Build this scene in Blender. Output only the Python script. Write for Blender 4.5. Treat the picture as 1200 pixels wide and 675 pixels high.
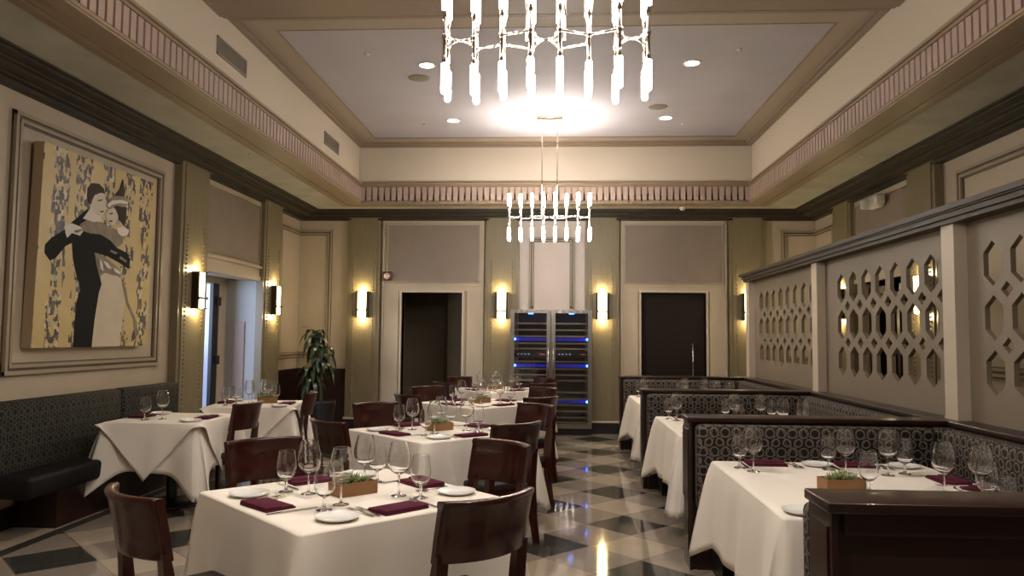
import bpy, bmesh, math, random
import numpy as np
from mathutils import Vector, Matrix
random.seed(7)
for o in list(bpy.data.objects): bpy.data.objects.remove(o)
SC = bpy.context.scene
COL = SC.collection
PI = math.pi
# ------------------------------------------------------------------ camera
H = 1.5
CAM_PITCH, CAM_YAW, CAM_ROLL, CAM_F = 0.0634881, -0.0570772, 0.0089587, 900.0
def make_camera():
    cp, sp = math.cos(CAM_PITCH), math.sin(CAM_PITCH)
    fwd = Vector((math.sin(CAM_YAW)*cp, math.cos(CAM_YAW)*cp, sp))
    right = Vector((math.cos(CAM_YAW), -math.sin(CAM_YAW), 0)); up = right.cross(fwd)
    r2 = right*math.cos(CAM_ROLL)+up*math.sin(CAM_ROLL)
    u2 = -right*math.sin(CAM_ROLL)+up*math.cos(CAM_ROLL)
    cam = bpy.data.cameras.new('camera'); co = bpy.data.objects.new('camera', cam); COL.objects.link(co)
    m = Matrix((r2, u2, -fwd)).transposed().to_4x4(); m.translation = (0, 0, H)
    co.matrix_world = m
    cam.sensor_fit = 'HORIZONTAL'; cam.sensor_width = 36; cam.lens = 36*CAM_F/1200
    cam.clip_start = .05; cam.clip_end = 100
    SC.camera = co
make_camera()
# ------------------------------------------------------------------ world, exposure
w = bpy.data.worlds.new('world'); SC.world = w; w.use_nodes = True
w.node_tree.nodes['Background'].inputs[0].default_value = (.5, .45, .4, 1)
w.node_tree.nodes['Background'].inputs[1].default_value = 0.0
SC.view_settings.view_transform = 'Standard'; SC.view_settings.look = 'None'
SC.view_settings.gamma = 1; SC.view_settings.use_curve_mapping = False
SC.view_settings.exposure = 1.15
# light levels
E_TUBE, E_SCONCE, E_DOWN = 30.0, 7.0, 12.0
P_DOWN, P_FILL, P_COOL, P_UP, P_BULB = 40.0, 90.0, 50.0, 90.0, 2.4
C_TUBE = (1.0, .945, .885); C_SCONCE = (1.0, .80, .42); C_DOWN = (1.0, .90, .78)
# ------------------------------------------------------------------ room measures
XL, XR, YB, YF = -4.187, 4.078, 12.28, -3.6
ZS = 3.49; ZC = 4.39; ZCB = 3.365
TX0, TX1, TY0, TY1 = -2.93, 2.82, -1.6, 11.23
TABLE_Z = 0.75
# ------------------------------------------------------------------ materials
def nt(name):
    m = bpy.data.materials.new(name); m.use_nodes = True
    return m, m.node_tree.nodes, m.node_tree.links, m.node_tree.nodes['Principled BSDF']
def mat(name, col, rough=.5, metal=0, noise=0, nscale=6, bump=0, bscale=60, coat=0, spec=.5, stretch=None, sheen=0):
    m, N, L, b = nt(name)
    b.inputs['Base Color'].default_value = (*col, 1); b.inputs['Roughness'].default_value = rough
    b.inputs['Metallic'].default_value = metal; b.inputs['Specular IOR Level'].default_value = spec
    if coat: b.inputs['Coat Weight'].default_value = coat; b.inputs['Coat Roughness'].default_value = .12
    if sheen: b.inputs['Sheen Weight'].default_value = sheen
    tc = N.new('ShaderNodeTexCoord'); mp = N.new('ShaderNodeMapping'); L.new(tc.outputs['Object'], mp.inputs[0])
    if stretch: mp.inputs['Scale'].default_value = stretch
    if noise:
        t = N.new('ShaderNodeTexNoise'); t.inputs['Scale'].default_value = nscale; t.inputs['Detail'].default_value = 5
        L.new(mp.outputs[0], t.inputs['Vector'])
        r = N.new('ShaderNodeMapRange'); r.inputs[1].default_value = .3; r.inputs[2].default_value = .7
        r.inputs[3].default_value = 1-noise; r.inputs[4].default_value = 1+noise
        L.new(t.outputs[0], r.inputs[0])
        mx = N.new('ShaderNodeMix'); mx.data_type = 'RGBA'; mx.blend_type = 'MULTIPLY'; mx.inputs[0].default_value = 1
        mx.inputs[6].default_value = (*col, 1); L.new(r.outputs[0], mx.inputs[7]); L.new(mx.outputs[2], b.inputs['Base Color'])
    if bump:
        t = N.new('ShaderNodeTexNoise'); t.inputs['Scale'].default_value = bscale; L.new(mp.outputs[0], t.inputs['Vector'])
        bp = N.new('ShaderNodeBump'); bp.inputs['Strength'].default_value = bump; bp.inputs['Distance'].default_value = .01
        L.new(t.outputs[0], bp.inputs['Height']); L.new(bp.outputs[0], b.inputs['Normal'])
    return m
def emit(name, col, s):
    m, N, L, b = nt(name)
    b.inputs['Base Color'].default_value = (*col, 1)
    b.inputs['Emission Color'].default_value = (*col, 1); b.inputs['Emission Strength'].default_value = s
    return m
def glass_mat(name, tint=(1, 1, 1), rough=0):
    m, N, L, b = nt(name)
    b.inputs['Base Color'].default_value = (*tint, 1); b.inputs['Roughness'].default_value = rough
    b.inputs['Transmission Weight'].default_value = 1; b.inputs['IOR'].default_value = 1.5
    return m
def math_node(N, L, op, a, b=None, c=None):
    n = N.new('ShaderNodeMath'); n.operation = op
    for i, v in enumerate((a, b, c)):
        if v is None: continue
        if isinstance(v, (int, float)): n.inputs[i].default_value = v
        else: L.new(v, n.inputs[i])
    return n.outputs[0]
def mixc(N, L, f, a, b):
    mx = N.new('ShaderNodeMix'); mx.data_type = 'RGBA'
    if isinstance(f, (int, float)): mx.inputs[0].default_value = f
    else: L.new(f, mx.inputs[0])
    for i, v in ((6, a), (7, b)):
        if isinstance(v, tuple): mx.inputs[i].default_value = (*v, 1)
        else: L.new(v, mx.inputs[i])
    return mx.outputs[2]
def floor_mat():
    m, N, L, b = nt('polished_stone_tiles')
    tc = N.new('ShaderNodeTexCoord'); sp = N.new('ShaderNodeSeparateXYZ'); L.new(tc.outputs['Object'], sp.inputs[0])
    M = lambda *a: math_node(N, L, *a)
    d = .653
    x = M('DIVIDE', M('SUBTRACT', sp.outputs[0], .58), d); y = M('DIVIDE', M('SUBTRACT', sp.outputs[1], 6.32), d)
    # tile axes: a = x+y, b = x-y in units of tile, centred on a dark tile
    a = M('ADD', M('MULTIPLY', M('ADD', x, y), 1.0), 200.5); bb = M('ADD', M('MULTIPLY', M('SUBTRACT', x, y), 1.0), 200.5)
    fa, fb = M('FLOOR', a), M('FLOOR', bb)
    ea = M('LESS_THAN', M('MODULO', fa, 2.0), .5); eb = M('LESS_THAN', M('MODULO', fb, 2.0), .5)
    dark = M('MULTIPLY', ea, eb)
    other = M('MULTIPLY', M('SUBTRACT', 1.0, ea), M('SUBTRACT', 1.0, eb))
    ra, rb = M('FRACT', a), M('FRACT', bb)
    edge = M('MINIMUM', M('MINIMUM', ra, M('SUBTRACT', 1.0, ra)), M('MINIMUM', rb, M('SUBTRACT', 1.0, rb)))
    grout = M('LESS_THAN', edge, .006)
    n = N.new('ShaderNodeTexNoise'); n.inputs['Scale'].default_value = 7; n.inputs['Detail'].default_value = 8; L.new(tc.outputs['Object'], n.inputs['Vector'])
    n2 = N.new('ShaderNodeTexNoise'); n2.inputs['Scale'].default_value = 90; n2.inputs['Detail'].default_value = 3; L.new(tc.outputs['Object'], n2.inputs['Vector'])
    light = mixc(N, L, n.outputs[0], (.33, .265, .195), (.45, .37, .28))
    mid = mixc(N, L, n.outputs[0], (.22, .178, .138), (.31, .257, .205))
    dk = mixc(N, L, n2.outputs[0], (.02, .02, .018), (.075, .07, .06))
    c = mixc(N, L, other, mid, light)
    c = mixc(N, L, dark, c, dk)
    c = mixc(N, L, grout, c, (.16, .13, .10))
    # dark border strip beside the left banquette, light border outside it
    bx = sp.outputs[0]
    strip = M('MULTIPLY', M('LESS_THAN', bx, -3.70), M('GREATER_THAN', bx, -3.80))
    outer = M('LESS_THAN', bx, -3.80)
    c = mixc(N, L, outer, c, light); c = mixc(N, L, strip, c, dk)
    L.new(c, b.inputs['Base Color'])
    rr = N.new('ShaderNodeMapRange'); rr.inputs[3].default_value = .035; rr.inputs[4].default_value = .09; L.new(n.outputs[0], rr.inputs[0])
    L.new(rr.outputs[0], b.inputs['Roughness']); b.inputs['Specular IOR Level'].default_value = .6
    return m
def ring_fabric(name, base, ring, p=.070):
    m, N, L, b = nt(name)
    uv = N.new('ShaderNodeUVMap'); sp = N.new('ShaderNodeSeparateXYZ'); L.new(uv.outputs[0], sp.inputs[0])
    M = lambda *a: math_node(N, L, *a)
    def rings(px, py, ox, oy, r, w_):
        fx = M('SUBTRACT', M('FRACT', M('ADD', M('DIVIDE', sp.outputs[0], px), ox)), .5)
        fy = M('SUBTRACT', M('FRACT', M('ADD', M('DIVIDE', sp.outputs[1], py), oy)), .5)
        dx, dy = M('MULTIPLY', fx, px), M('MULTIPLY', fy, py)
        dist = M('SQRT', M('ADD', M('MULTIPLY', dx, dx), M('MULTIPLY', dy, dy)))
        return M('LESS_THAN', M('ABSOLUTE', M('SUBTRACT', dist, r)), w_)
    q_ = p*.86
    g = rings(p, q_*2, 0, 0, p*.39, .0042)
    for q in (rings(p, q_*2, .5, .5, p*.33, .0042), rings(p*2, q_*4, .25, .12, p*.88, .0026), rings(p*2, q_*4, .75, .62, p*.88, .0026), rings(p*4, q_*2, .1, .3, p*.80, .0022)):
        g = M('MAXIMUM', g, q)
    c = mixc(N, L, g, base, ring); L.new(c, b.inputs['Base Color']); b.inputs['Roughness'].default_value = .75
    b.inputs['Specular IOR Level'].default_value = .3
    return m
def wood(name, c1, c2, rough=.3, coat=.5):
    m, N, L, b = nt(name)
    tc = N.new('ShaderNodeTexCoord'); mp = N.new('ShaderNodeMapping'); L.new(tc.outputs['Object'], mp.inputs[0]); mp.inputs['Scale'].default_value = (3, 14, 14)
    t = N.new('ShaderNodeTexNoise'); t.inputs['Scale'].default_value = 3; t.inputs['Detail'].default_value = 6; L.new(mp.outputs[0], t.inputs['Vector'])
    c = mixc(N, L, t.outputs[0], c1, c2); L.new(c, b.inputs['Base Color'])
    b.inputs['Roughness'].default_value = rough; b.inputs['Specular IOR Level'].default_value = .3; b.inputs['Coat Weight'].default_value = coat; b.inputs['Coat Roughness'].default_value = .06
    return m
def painting_mat():
    m, N, L, b = nt('gold_collage')
    uv = N.new('ShaderNodeUVMap'); sp = N.new('ShaderNodeSeparateXYZ'); L.new(uv.outputs[0], sp.inputs[0])
    M = lambda *a: math_node(N, L, *a)
    n = N.new('ShaderNodeTexNoise'); n.inputs['Scale'].default_value = 2.5; n.inputs['Detail'].default_value = 6; L.new(uv.outputs[0], n.inputs['Vector'])
    gold = mixc(N, L, n.outputs[0], (.44, .29, .09), (.66, .52, .25))
    # torn paper flecks in vertical stripes
    mp = N.new('ShaderNodeMapping'); mp.inputs['Scale'].default_value = (32, 22, 1); L.new(uv.outputs[0], mp.inputs[0])
    v = N.new('ShaderNodeTexVoronoi'); v.distance = 'CHEBYCHEV'; v.inputs['Scale'].default_value = 1; L.new(mp.outputs[0], v.inputs['Vector'])
    bw = N.new('ShaderNodeSeparateColor'); L.new(v.outputs['Color'], bw.inputs[0])
    ramp = N.new('ShaderNodeValToRGB'); ramp.color_ramp.interpolation = 'CONSTANT'
    e = ramp.color_ramp.elements; e[0].position = 0; e[0].color = (.03, .024, .018, 1); e[1].position = .38; e[1].color = (.40, .33, .24, 1)
    k = e.new(.5); k.color = (.11, .085, .062, 1); k = e.new(.72); k.color = (.62, .52, .34, 1); k = e.new(.86); k.color = (.05, .04, .035, 1)
    L.new(bw.outputs[0], ramp.inputs[0])
    n2 = N.new('ShaderNodeTexNoise'); n2.inputs['Scale'].default_value = 5; mp2 = N.new('ShaderNodeMapping'); mp2.inputs['Scale'].default_value = (1.6, .55, 1)
    L.new(uv.outputs[0], mp2.inputs[0]); L.new(mp2.outputs[0], n2.inputs['Vector'])
    stripe = M('GREATER_THAN', M('SINE', M('ADD', M('MULTIPLY', sp.outputs[0], 19.0), M('MULTIPLY', n2.outputs[0], 7.0))), -.05)
    fleck = M('GREATER_THAN', bw.outputs[1], .36)
    f = M('MULTIPLY', stripe, fleck)
    c = mixc(N, L, f, gold, ramp.outputs[0]); L.new(c, b.inputs['Base Color'])
    b.inputs['Roughness'].default_value = .45
    return m
MT = {}
def setup_materials():
    MT['cream'] = mat('cream_paint', (.47, .385, .275), .55, noise=.04, nscale=3)
    MT['white_panel'] = mat('pale_panel_paint', (.62, .53, .46), .5, noise=.03, nscale=3)
    MT['olive'] = mat('olive_gold_plaster', (.205, .163, .092), .42, noise=.10, nscale=5, stretch=(8, 8, .6))
    MT['mauve'] = mat('mauve_panel', (.25, .19, .145), .6, noise=.06, nscale=4)
    MT['moulding'] = mat('moulding_groove_shade', (.12, .085, .055), .5)  # dark base colour paints in the shadow lines between the ridges
    MT['ridge'] = mat('taupe_ridge', (.34, .265, .18), .45)
    MT['cornice'] = mat('dark_bronze_cornice', (.045, .034, .021), .5, spec=.25, noise=.2, nscale=4)
    MT['soffit'] = mat('mottled_soffit', (.44, .425, .36), .6, noise=.14, nscale=3)
    MT['soffit_edge'] = mat('tan_edge_moulding', (.30, .215, .135), .5, noise=.05)
    MT['flute'] = mat('rose_tan_flutes', (.42, .305, .245), .5)
    MT['tray_wall'] = mat('tray_cream', (.60, .51, .395), .6)
    MT['ceiling'] = mat('grey_ceiling', (.46, .42, .43), .65, noise=.05, nscale=2)
    MT['ceiling_border'] = mat('tan_ceiling_border', (.40, .315, .225), .6)
    MT['beam'] = mat('brown_beam', (.28, .205, .14), .5)
    MT['floor'] = floor_mat()
    MT['ring'] = ring_fabric('ring_fabric', (.011, .007, .006), (.14, .113, .088))
    MT['ring_dark'] = ring_fabric('ring_fabric_charcoal', (.007, .007, .006), (.058, .052, .038))
    MT['leather'] = mat('black_leather', (.004, .0037, .0037), .6, bump=.1, bscale=120, spec=.25)
    MT['seat'] = mat('dark_brown_seat', (.016, .011, .009), .45, bump=.1, bscale=150)
    MT['wood_dark'] = wood('espresso_wood', (.016, .006, .004), (.032, .012, .008), .35, .25)
    MT['wood_chair'] = wood('mahogany', (.022, .0032, .0022), (.052, .0075, .0048), .3, .45)
    MT['wood_black'] = mat('black_base', (.012, .01, .01), .4)
    MT['cloth'] = mat('ivory_tablecloth', (.84, .765, .67), .85, spec=.2)
    MT['napkin'] = mat('burgundy_napkin', (.085, .010, .026), .85, spec=.2)
    MT['china'] = mat('white_china', (.86, .84, .80), .2, coat=.3)
    MT['steel'] = mat('polished_steel', (.62, .60, .57), .18, metal=1)
    MT['chrome'] = mat('polished_nickel', (.72, .66, .58), .12, metal=1)
    MT['bronze'] = mat('dark_bronze', (.06, .045, .03), .35, metal=.8)
    MT['fridge_steel'] = mat('brushed_steel', (.34, .31, .28), .3, metal=1)
    MT['black'] = mat('black_interior', (.006, .006, .007), .5)
    MT['glass'] = glass_mat('clear_glass')
    MT['box_wood'] = wood('light_planter_wood', (.22, .105, .04), (.33, .17, .07), .5, 0)
    MT['leaf'] = mat('dark_green_leaf', (.018, .035, .014), .3, noise=.3, nscale=8)
    MT['succ'] = mat('pale_succulent', (.22, .27, .10), .5, noise=.25, nscale=30)
    MT['stem'] = mat('plant_cane', (.12, .09, .05), .7)
    MT['soil'] = mat('soil', (.03, .02, .015), .9)
    MT['pot'] = mat('dark_glazed_pot', (.02, .016, .014), .4, spec=.25)
    MT['lattice'] = mat('screen_paint', (.215, .168, .118), .55, noise=.03)
    MT['post'] = mat('screen_post_cream', (.56, .47, .36), .5)
    MT['caprail'] = mat('screen_cap_brown', (.06, .044, .030), .5, spec=.2)
    MT['tube'] = emit('lit_glass_tube', C_TUBE, E_TUBE)
    MT['sconce'] = emit('lit_alabaster', C_SCONCE, E_SCONCE)
    MT['down'] = emit('lit_downlight', C_DOWN, E_DOWN)
    MT['led'] = emit('blue_led', (.02, .03, .8), .035)
    MT['led_dot'] = emit('blue_led_dot', (.06, .2, 1.0), 4)
    MT['led_white'] = emit('display_white', (.35, .5, 1.0), .16)
    MT['led_red'] = emit('display_red', (1.0, .12, .05), .06)
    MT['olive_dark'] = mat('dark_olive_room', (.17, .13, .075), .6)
    MT['door_dark'] = wood('near_black_door', (.012, .008, .006), (.022, .014, .01), .35, .3)
    MT['cool_wall'] = mat('grey_blue_wall', (.36, .37, .38), .6)
    MT['blue_door'] = mat('cool_door', (.38, .43, .58), .25)
    MT['pink_vent'] = mat('pinkish_grille', (.36, .28, .26), .6)
    MT['grille'] = mat('grille_taupe', (.26, .21, .16), .5)
    MT['white_plastic'] = mat('white_plastic', (.62, .58, .52), .4)
    MT['red_dark'] = mat('dark_red_enamel', (.12, .02, .015), .4)
    MT['paint_gold'] = painting_mat()
    MT['paint_side'] = mat('canvas_edge', (.42, .31, .18), .7)
    MT['p_black'] = mat('painted_black', (.008, .008, .009), .6, spec=.1)
    MT['p_cream'] = mat('painted_cream', (.62, .53, .39), .6, spec=.15, noise=.06, nscale=6)
    MT['p_skin'] = mat('painted_pale_skin', (.62, .54, .44), .6, spec=.15, noise=.05, nscale=10)
    MT['p_grey'] = mat('painted_taupe', (.27, .22, .16), .6, spec=.15, noise=.2, nscale=10)
    MT['p_dark'] = mat('painted_dark_brown', (.05, .035, .03), .6, spec=.15)
    MT['p_white'] = mat('painted_white', (.72, .66, .56), .6, spec=.15)
setup_materials()
# ------------------------------------------------------------------ mesh builder
class MB:
    def __init__(s, M=None):
        s.bm = bmesh.new(); s.mi = 0; s.M = M or Matrix.Identity(4); s.smooth_new = False
    def _fin(s, verts, faces, smooth=False):
        for f in faces: f.material_index = s.mi; f.smooth = smooth
        return verts
    def addv(s, p): return s.bm.verts.new(s.M @ Vector(p))
    def face(s, vs, smooth=False):
        try: f = s.bm.faces.new(vs)
        except ValueError: return None
        f.material_index = s.mi; f.smooth = smooth; return f
    def box(s, x0, x1, y0, y1, z0, z1):
        v = [s.addv(p) for p in ((x0,y0,z0),(x1,y0,z0),(x1,y1,z0),(x0,y1,z0),(x0,y0,z1),(x1,y0,z1),(x1,y1,z1),(x0,y1,z1))]
        for q in ((0,3,2,1),(4,5,6,7),(0,1,5,4),(1,2,6,5),(2,3,7,6),(3,0,4,7)): s.face([v[i] for i in q])
    def bbox(s, x0, x1, y0, y1, z0, z1, r=.01, seg=2):
        """box with rounded edges"""
        b = bmesh.new()
        v = [b.verts.new(p) for p in ((x0,y0,z0),(x1,y0,z0),(x1,y1,z0),(x0,y1,z0),(x0,y0,z1),(x1,y0,z1),(x1,y1,z1),(x0,y1,z1))]
        for q in ((0,3,2,1),(4,5,6,7),(0,1,5,4),(1,2,6,5),(2,3,7,6),(3,0,4,7)): b.faces.new([v[i] for i in q])
        bmesh.ops.bevel(b, geom=b.edges[:], offset=r, segments=seg, profile=.5, affect='EDGES')
        mp = {}
        for q in b.verts: mp[q] = s.addv(q.co)
        for f in b.faces: s.face([mp[q] for q in f.verts], True)
        b.free()
    def lathe(s, prof, seg=24, c=(0, 0, 0), smooth=True, closed=False):
        rings = []
        for r, z in prof:
            if r < 1e-6: rings.append([s.addv((c[0], c[1], c[2]+z))])
            else: rings.append([s.addv((c[0]+r*math.cos(2*PI*i/seg), c[1]+r*math.sin(2*PI*i/seg), c[2]+z)) for i in range(seg)])
        prs = list(zip(rings, rings[1:]))
        if closed: prs.append((rings[-1], rings[0]))
        for a, b in prs:
            for i in range(seg):
                j = (i+1) % seg
                if len(a) == 1 and len(b) == 1: continue
                if len(a) == 1: s.face([a[0], b[j], b[i]], smooth)
                elif len(b) == 1: s.face([a[i], a[j], b[0]], smooth)
                else: s.face([a[i], a[j], b[j], b[i]], smooth)
    def tube(s, pts, r, seg=8, smooth=True, caps=True):
        pts = [Vector(p) for p in pts]; rs = r if isinstance(r, (list, tuple)) else [r]*len(pts)
        rings = []; prev = None
        for i, p in enumerate(pts):
            t = (pts[min(i+1, len(pts)-1)]-pts[max(i-1, 0)]).normalized()
            if prev is None:
                a = Vector((1, 0, 0)) if abs(t.x) < .9 else Vector((0, 1, 0))
                u = t.cross(a).normalized()
            else: u = (prev-t*prev.dot(t)).normalized()
            prev = u; v = t.cross(u)
            rings.append([s.addv(p+(u*math.cos(2*PI*k/seg)+v*math.sin(2*PI*k/seg))*rs[i]) for k in range(seg)])
        for a, b in zip(rings, rings[1:]):
            for k in range(seg): s.face([a[k], a[(k+1)%seg], b[(k+1)%seg], b[k]], smooth)
        if caps: s.face(rings[0][::-1]); s.face(rings[-1])
    def ball(s, c, r, sub=1, sc=(1, 1, 1)):
        b = bmesh.new(); bmesh.ops.create_icosphere(b, subdivisions=sub, radius=1)
        mp = {q: s.addv((c[0]+q.co.x*r*sc[0], c[1]+q.co.y*r*sc[1], c[2]+q.co.z*r*sc[2])) for q in b.verts}
        for f in b.faces: s.face([mp[q] for q in f.verts], True)
        b.free()
    def prism(s, poly, fn, d0, d1, smooth=False):
        """poly of 2D points; fn(u,v,d)->3D"""
        a = [s.addv(fn(u, v, d0)) for u, v in poly]; b = [s.addv(fn(u, v, d1)) for u, v in poly]
        s.face(a[::-1]); s.face(b)
        n = len(poly)
        for i in range(n): s.face([a[i], a[(i+1)%n], b[(i+1)%n], b[i]], smooth)
    def hexa(s, bot, top):
        """four bottom and four top points"""
        v = [s.addv(p) for p in list(bot)+list(top)]
        for q in ((0,3,2,1),(4,5,6,7),(0,1,5,4),(1,2,6,5),(2,3,7,6),(3,0,4,7)): s.face([v[i] for i in q])
    def build(s, name, mats, parent=None, fixn=True, uv=True):
        if fixn: bmesh.ops.recalc_face_normals(s.bm, faces=s.bm.faces[:])
        s.bm.normal_update()
        me = bpy.data.meshes.new(name)
        if uv:
            lay = s.bm.loops.layers.uv.new('UVMap')
            for f in s.bm.faces:
                n = f.normal
                ax = max(range(3), key=lambda i: abs(n[i]))
                for l in f.loops:
                    c = l.vert.co
                    l[lay].uv = (c.y, c.z) if ax == 0 else ((c.x, c.z) if ax == 1 else (c.x, c.y))
        s.bm.to_mesh(me); s.bm.free()
        for m_ in (mats if isinstance(mats, (list, tuple)) else [mats]): me.materials.append(MT[m_])
        o = bpy.data.objects.new(name, me); COL.objects.link(o)
        if parent: o.parent = parent
        return o
def tag(o, label, cat, group=None, kind=None):
    o['label'] = label; o['category'] = cat
    if group: o['group'] = group
    if kind: o['kind'] = kind
    return o
def empty(name, label, cat, loc=(0, 0, 0), rz=0, group=None):
    o = bpy.data.objects.new(name, None); o.empty_display_size = .1; COL.objects.link(o)
    o.location = loc; o.rotation_euler = (0, 0, rz)
    return tag(o, label, cat, group)
def copy_tree(o, parent=None):
    c = o.copy(); COL.objects.link(c)
    if parent: c.parent = parent
    for ch in list(o.children): copy_tree(ch, c)
    return c
def inst(src, name, label, cat, loc, rz=0, group=None):
    """first use places the source itself; later uses place a copy with copies of its parts"""
    if not src.get('placed'): o = src; src['placed'] = 1
    else:
        o = copy_tree(src)
    o.location = loc; o.rotation_euler = (src.rotation_euler[0], src.rotation_euler[1], rz)
    return tag(o, label, cat, group)
def struct(mb, name, mats, label=None, parent=None, **k):
    o = mb.build(name, mats, parent, **k)
    if parent is None:
        o['kind'] = 'structure'
        if label: o['label'] = label; o['category'] = name.split('_')[0]
    return o
# wall frames: local x runs along the wall to the viewer's right, local y goes INTO the wall, z up
MBACK = Matrix.Translation((0, YB, 0))
MLEFT = Matrix.Translation((XL, 0, 0)) @ Matrix.Rotation(PI/2, 4, 'Z')     # local x = world Y
MRIGHT = Matrix.Translation((XR, 0, 0)) @ Matrix.Rotation(-PI/2, 4, 'Z')   # local x = -world Y
def frame_mould(mb, x0, x1, z0, z1, w_=.085, d=.035, sides='LRTB', y=0.0):
    """picture moulding: stepped bars around a rectangle on a wall"""
    base = mb.mi
    for o, ww, dd, slot in ((0, w_, d*.35, base), (w_*.06, w_*.30, d, base+1), (w_*.60, w_*.26, d*.85, base+1)):
        a0, a1, b0, b1 = x0+o, x1-o, z0+o, z1-o
        mb.mi = slot
        if 'L' in sides: mb.box(a0, a0+ww, y-dd, y+.002, b0, b1)
        if 'R' in sides: mb.box(a1-ww, a1, y-dd, y+.002, b0, b1)
        if 'T' in sides: mb.box(a0 if 'L' in sides else x0, a1 if 'R' in sides else x1, y-dd*1.01, y+.002, b1-ww, b1)
        if 'B' in sides: mb.box(a0 if 'L' in sides else x0, a1 if 'R' in sides else x1, y-dd*1.01, y+.002, b0, b0+ww)
    mb.mi = base
# ================================================================== SETTING
def build_shell():
    T = .2
    m = MB(); m.box(XL-3.2, XR+2.2, YF-T, YB+3.2, -T, 0); struct(m, 'floor', 'floor', 'polished floor of tan tiles with dark diamond tiles')
    # back wall with two door openings
    D1 = (-2.48, -1.50, 2.20); D2 = (1.35, 2.37, 2.22)
    m = MB()
    xs = [XL-T, D1[0], D1[1], D2[0], D2[1], XR+T]
    for i in (0, 2, 4): m.box(xs[i], xs[i+1], YB, YB+T, 0, ZC+.2)
    m.box(D1[0], D1[1], YB, YB+T, D1[2], ZC+.2); m.box(D2[0], D2[1], YB, YB+T, D2[2], ZC+.2)
    struct(m, 'wall_back', 'cream', 'cream panelled wall at the far end of the room')
    # left wall with the passage opening
    m = MB(); L0, L1, LZ = 8.77, 10.55, 2.28
    m.box(XL-T, XL, YF-T, L0, 0, ZC+.2); m.box(XL-T, XL, L1, YB, 0, ZC+.2); m.box(XL-T, XL, L0, L1, LZ, ZC+.2)
    struct(m, 'wall_left', 'cream', 'cream wall along the left side with the painting')
    m = MB()
    R0, R1 = 8.92, 10.58
    m.box(XR, XR+T, YF-T, R0, 0, ZC+.2); m.box(XR, XR+T, R1, YB, 0, ZC+.2); m.box(XR, XR+T, R0, R1, 2.25, ZC+.2)
    struct(m, 'wall_right', 'cream', 'cream wall on the right behind the lattice screens')
    m = MB(); m.box(XL-T, XR+T, YF-T, YF, 0, ZC+.2); struct(m, 'wall_front', 'cream', 'cream wall behind the viewpoint')
    # ceiling: soffit ring + tray walls + upper ceiling
    m = MB()
    m.mi = 0
    m.box(XL, TX0, YF, YB, ZS, ZS+.12); m.box(TX1, XR, YF, YB, ZS, ZS+.12)
    m.box(TX0, TX1, TY1, YB, ZS, ZS+.12); m.box(TX0, TX1, YF, TY0, ZS, ZS+.12)
    m.mi = 1
    m.box(TX0-.1, TX0-.02, TY0, TY1, ZS+.1, ZC+.2); m.box(TX1+.02, TX1+.1, TY0, TY1, ZS+.1, ZC+.2)
    m.box(TX0-.1, TX1+.1, TY1+.02, TY1+.1, ZS+.1, ZC+.2); m.box(TX0-.1, TX1+.1, TY0-.1, TY0-.02, ZS+.1, ZC+.2)
    m.mi = 2
    m.box(TX0-.1, TX1+.1, TY0-.1, TY1+.1, ZC, ZC+.2)
    m.mi = 0
    m.box(XL-T, XR+T, YF-T, YB+T, ZC+.2, ZC+.3)
    struct(m, 'ceiling', ['soffit', 'tray_wall', 'ceiling'], 'grey tray ceiling with lower soffit around it')
    # crown and tan border on the upper ceiling, per bay; beams between the bays
    def ring(m, x0, x1, y0, y1, w_, z0, z1):
        m.box(x0, x0+w_, y0, y1, z0, z1); m.box(x1-w_, x1, y0, y1, z0, z1)
        m.box(x0+w_, x1-w_, y0, y0+w_, z0, z1); m.box(x0+w_, x1-w_, y1-w_, y1, z0, z1)
    X0, X1 = TX0-.02, TX1+.02
    m = MB()
    for (a, b) in ((6.55, TY1+.02), (TY0-.02, 5.7)):
        m.mi = 0; ring(m, X0, X1, a, b, .05, ZC-.075, ZC); ring(m, X0+.05, X1-.05, a+.05, b-.05, .04, ZC-.05, ZC)
        m.mi = 1; ring(m, X0+.09, X1-.09, a+.09, b-.09, .2, ZC-.012, ZC); m.box(X0+.29, X1-.29, a+.29, a+.42, ZC-.012, ZC)
        m.mi = 0; ring(m, X0+.29, X1-.29, a+.42, b-.29, .012, ZC-.016, ZC)
    struct(m, 'trim_1', ['beam', 'ceiling_border'], 'brown crown moulding around the upper ceiling')
    m = MB(); m.box(X0, X1, 5.7, 6.48, ZC-.10, ZC); m.box(X0, X1, 5.63, 6.57, ZC-.05, ZC)
    m.box(X0, X1, 5.8, 6.40, ZC-.12, ZC)
    struct(m, 'trim_2', 'beam', 'brown beam crossing the upper ceiling')
    # fluted band on the tray edge
    m = MB()
    z0, z1 = ZS-.01, 3.72
    m.mi = 0
    ring(m, TX0-.02, TX1+.02, TY0-.02, TY1+.02, .02, z0, z1)
    ring(m, TX0-.0, TX1+.0, TY0, TY1, .02, z1, z1+.025); ring(m, TX0-.02, TX1+.02, TY0-.02, TY1+.02, .065, z1+.025, z1+.05)
    ring(m, TX0-.02, TX1+.02, TY0-.02, TY1+.02, .03, z1+.05, z1+.075)
    ring(m, TX0, TX1, TY0, TY1, .03, z0-.004, z0+.02)
    m.mi = 1
    p = .092
    n = int((TX1-TX0)/p)
    for i in range(n):
        x = TX0+(i+.5)*(TX1-TX0)/n
        m.box(x-p*.36, x+p*.36, TY1-.022, TY1+.005, z0+.03, z1-.012)
    n = int((TY1-TY0)/p)
    for i in range(n):
        y = TY0+(i+.5)*(TY1-TY0)/n
        m.box(TX0-.005, TX0+.022, y-p*.36, y+p*.36, z0+.03, z1-.012)
        m.box(TX1-.022, TX1+.005, y-p*.36, y+p*.36, z0+.03, z1-.012)
    # stepped mouldings on the soffit underside around the tray
    m.mi = 2
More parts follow.
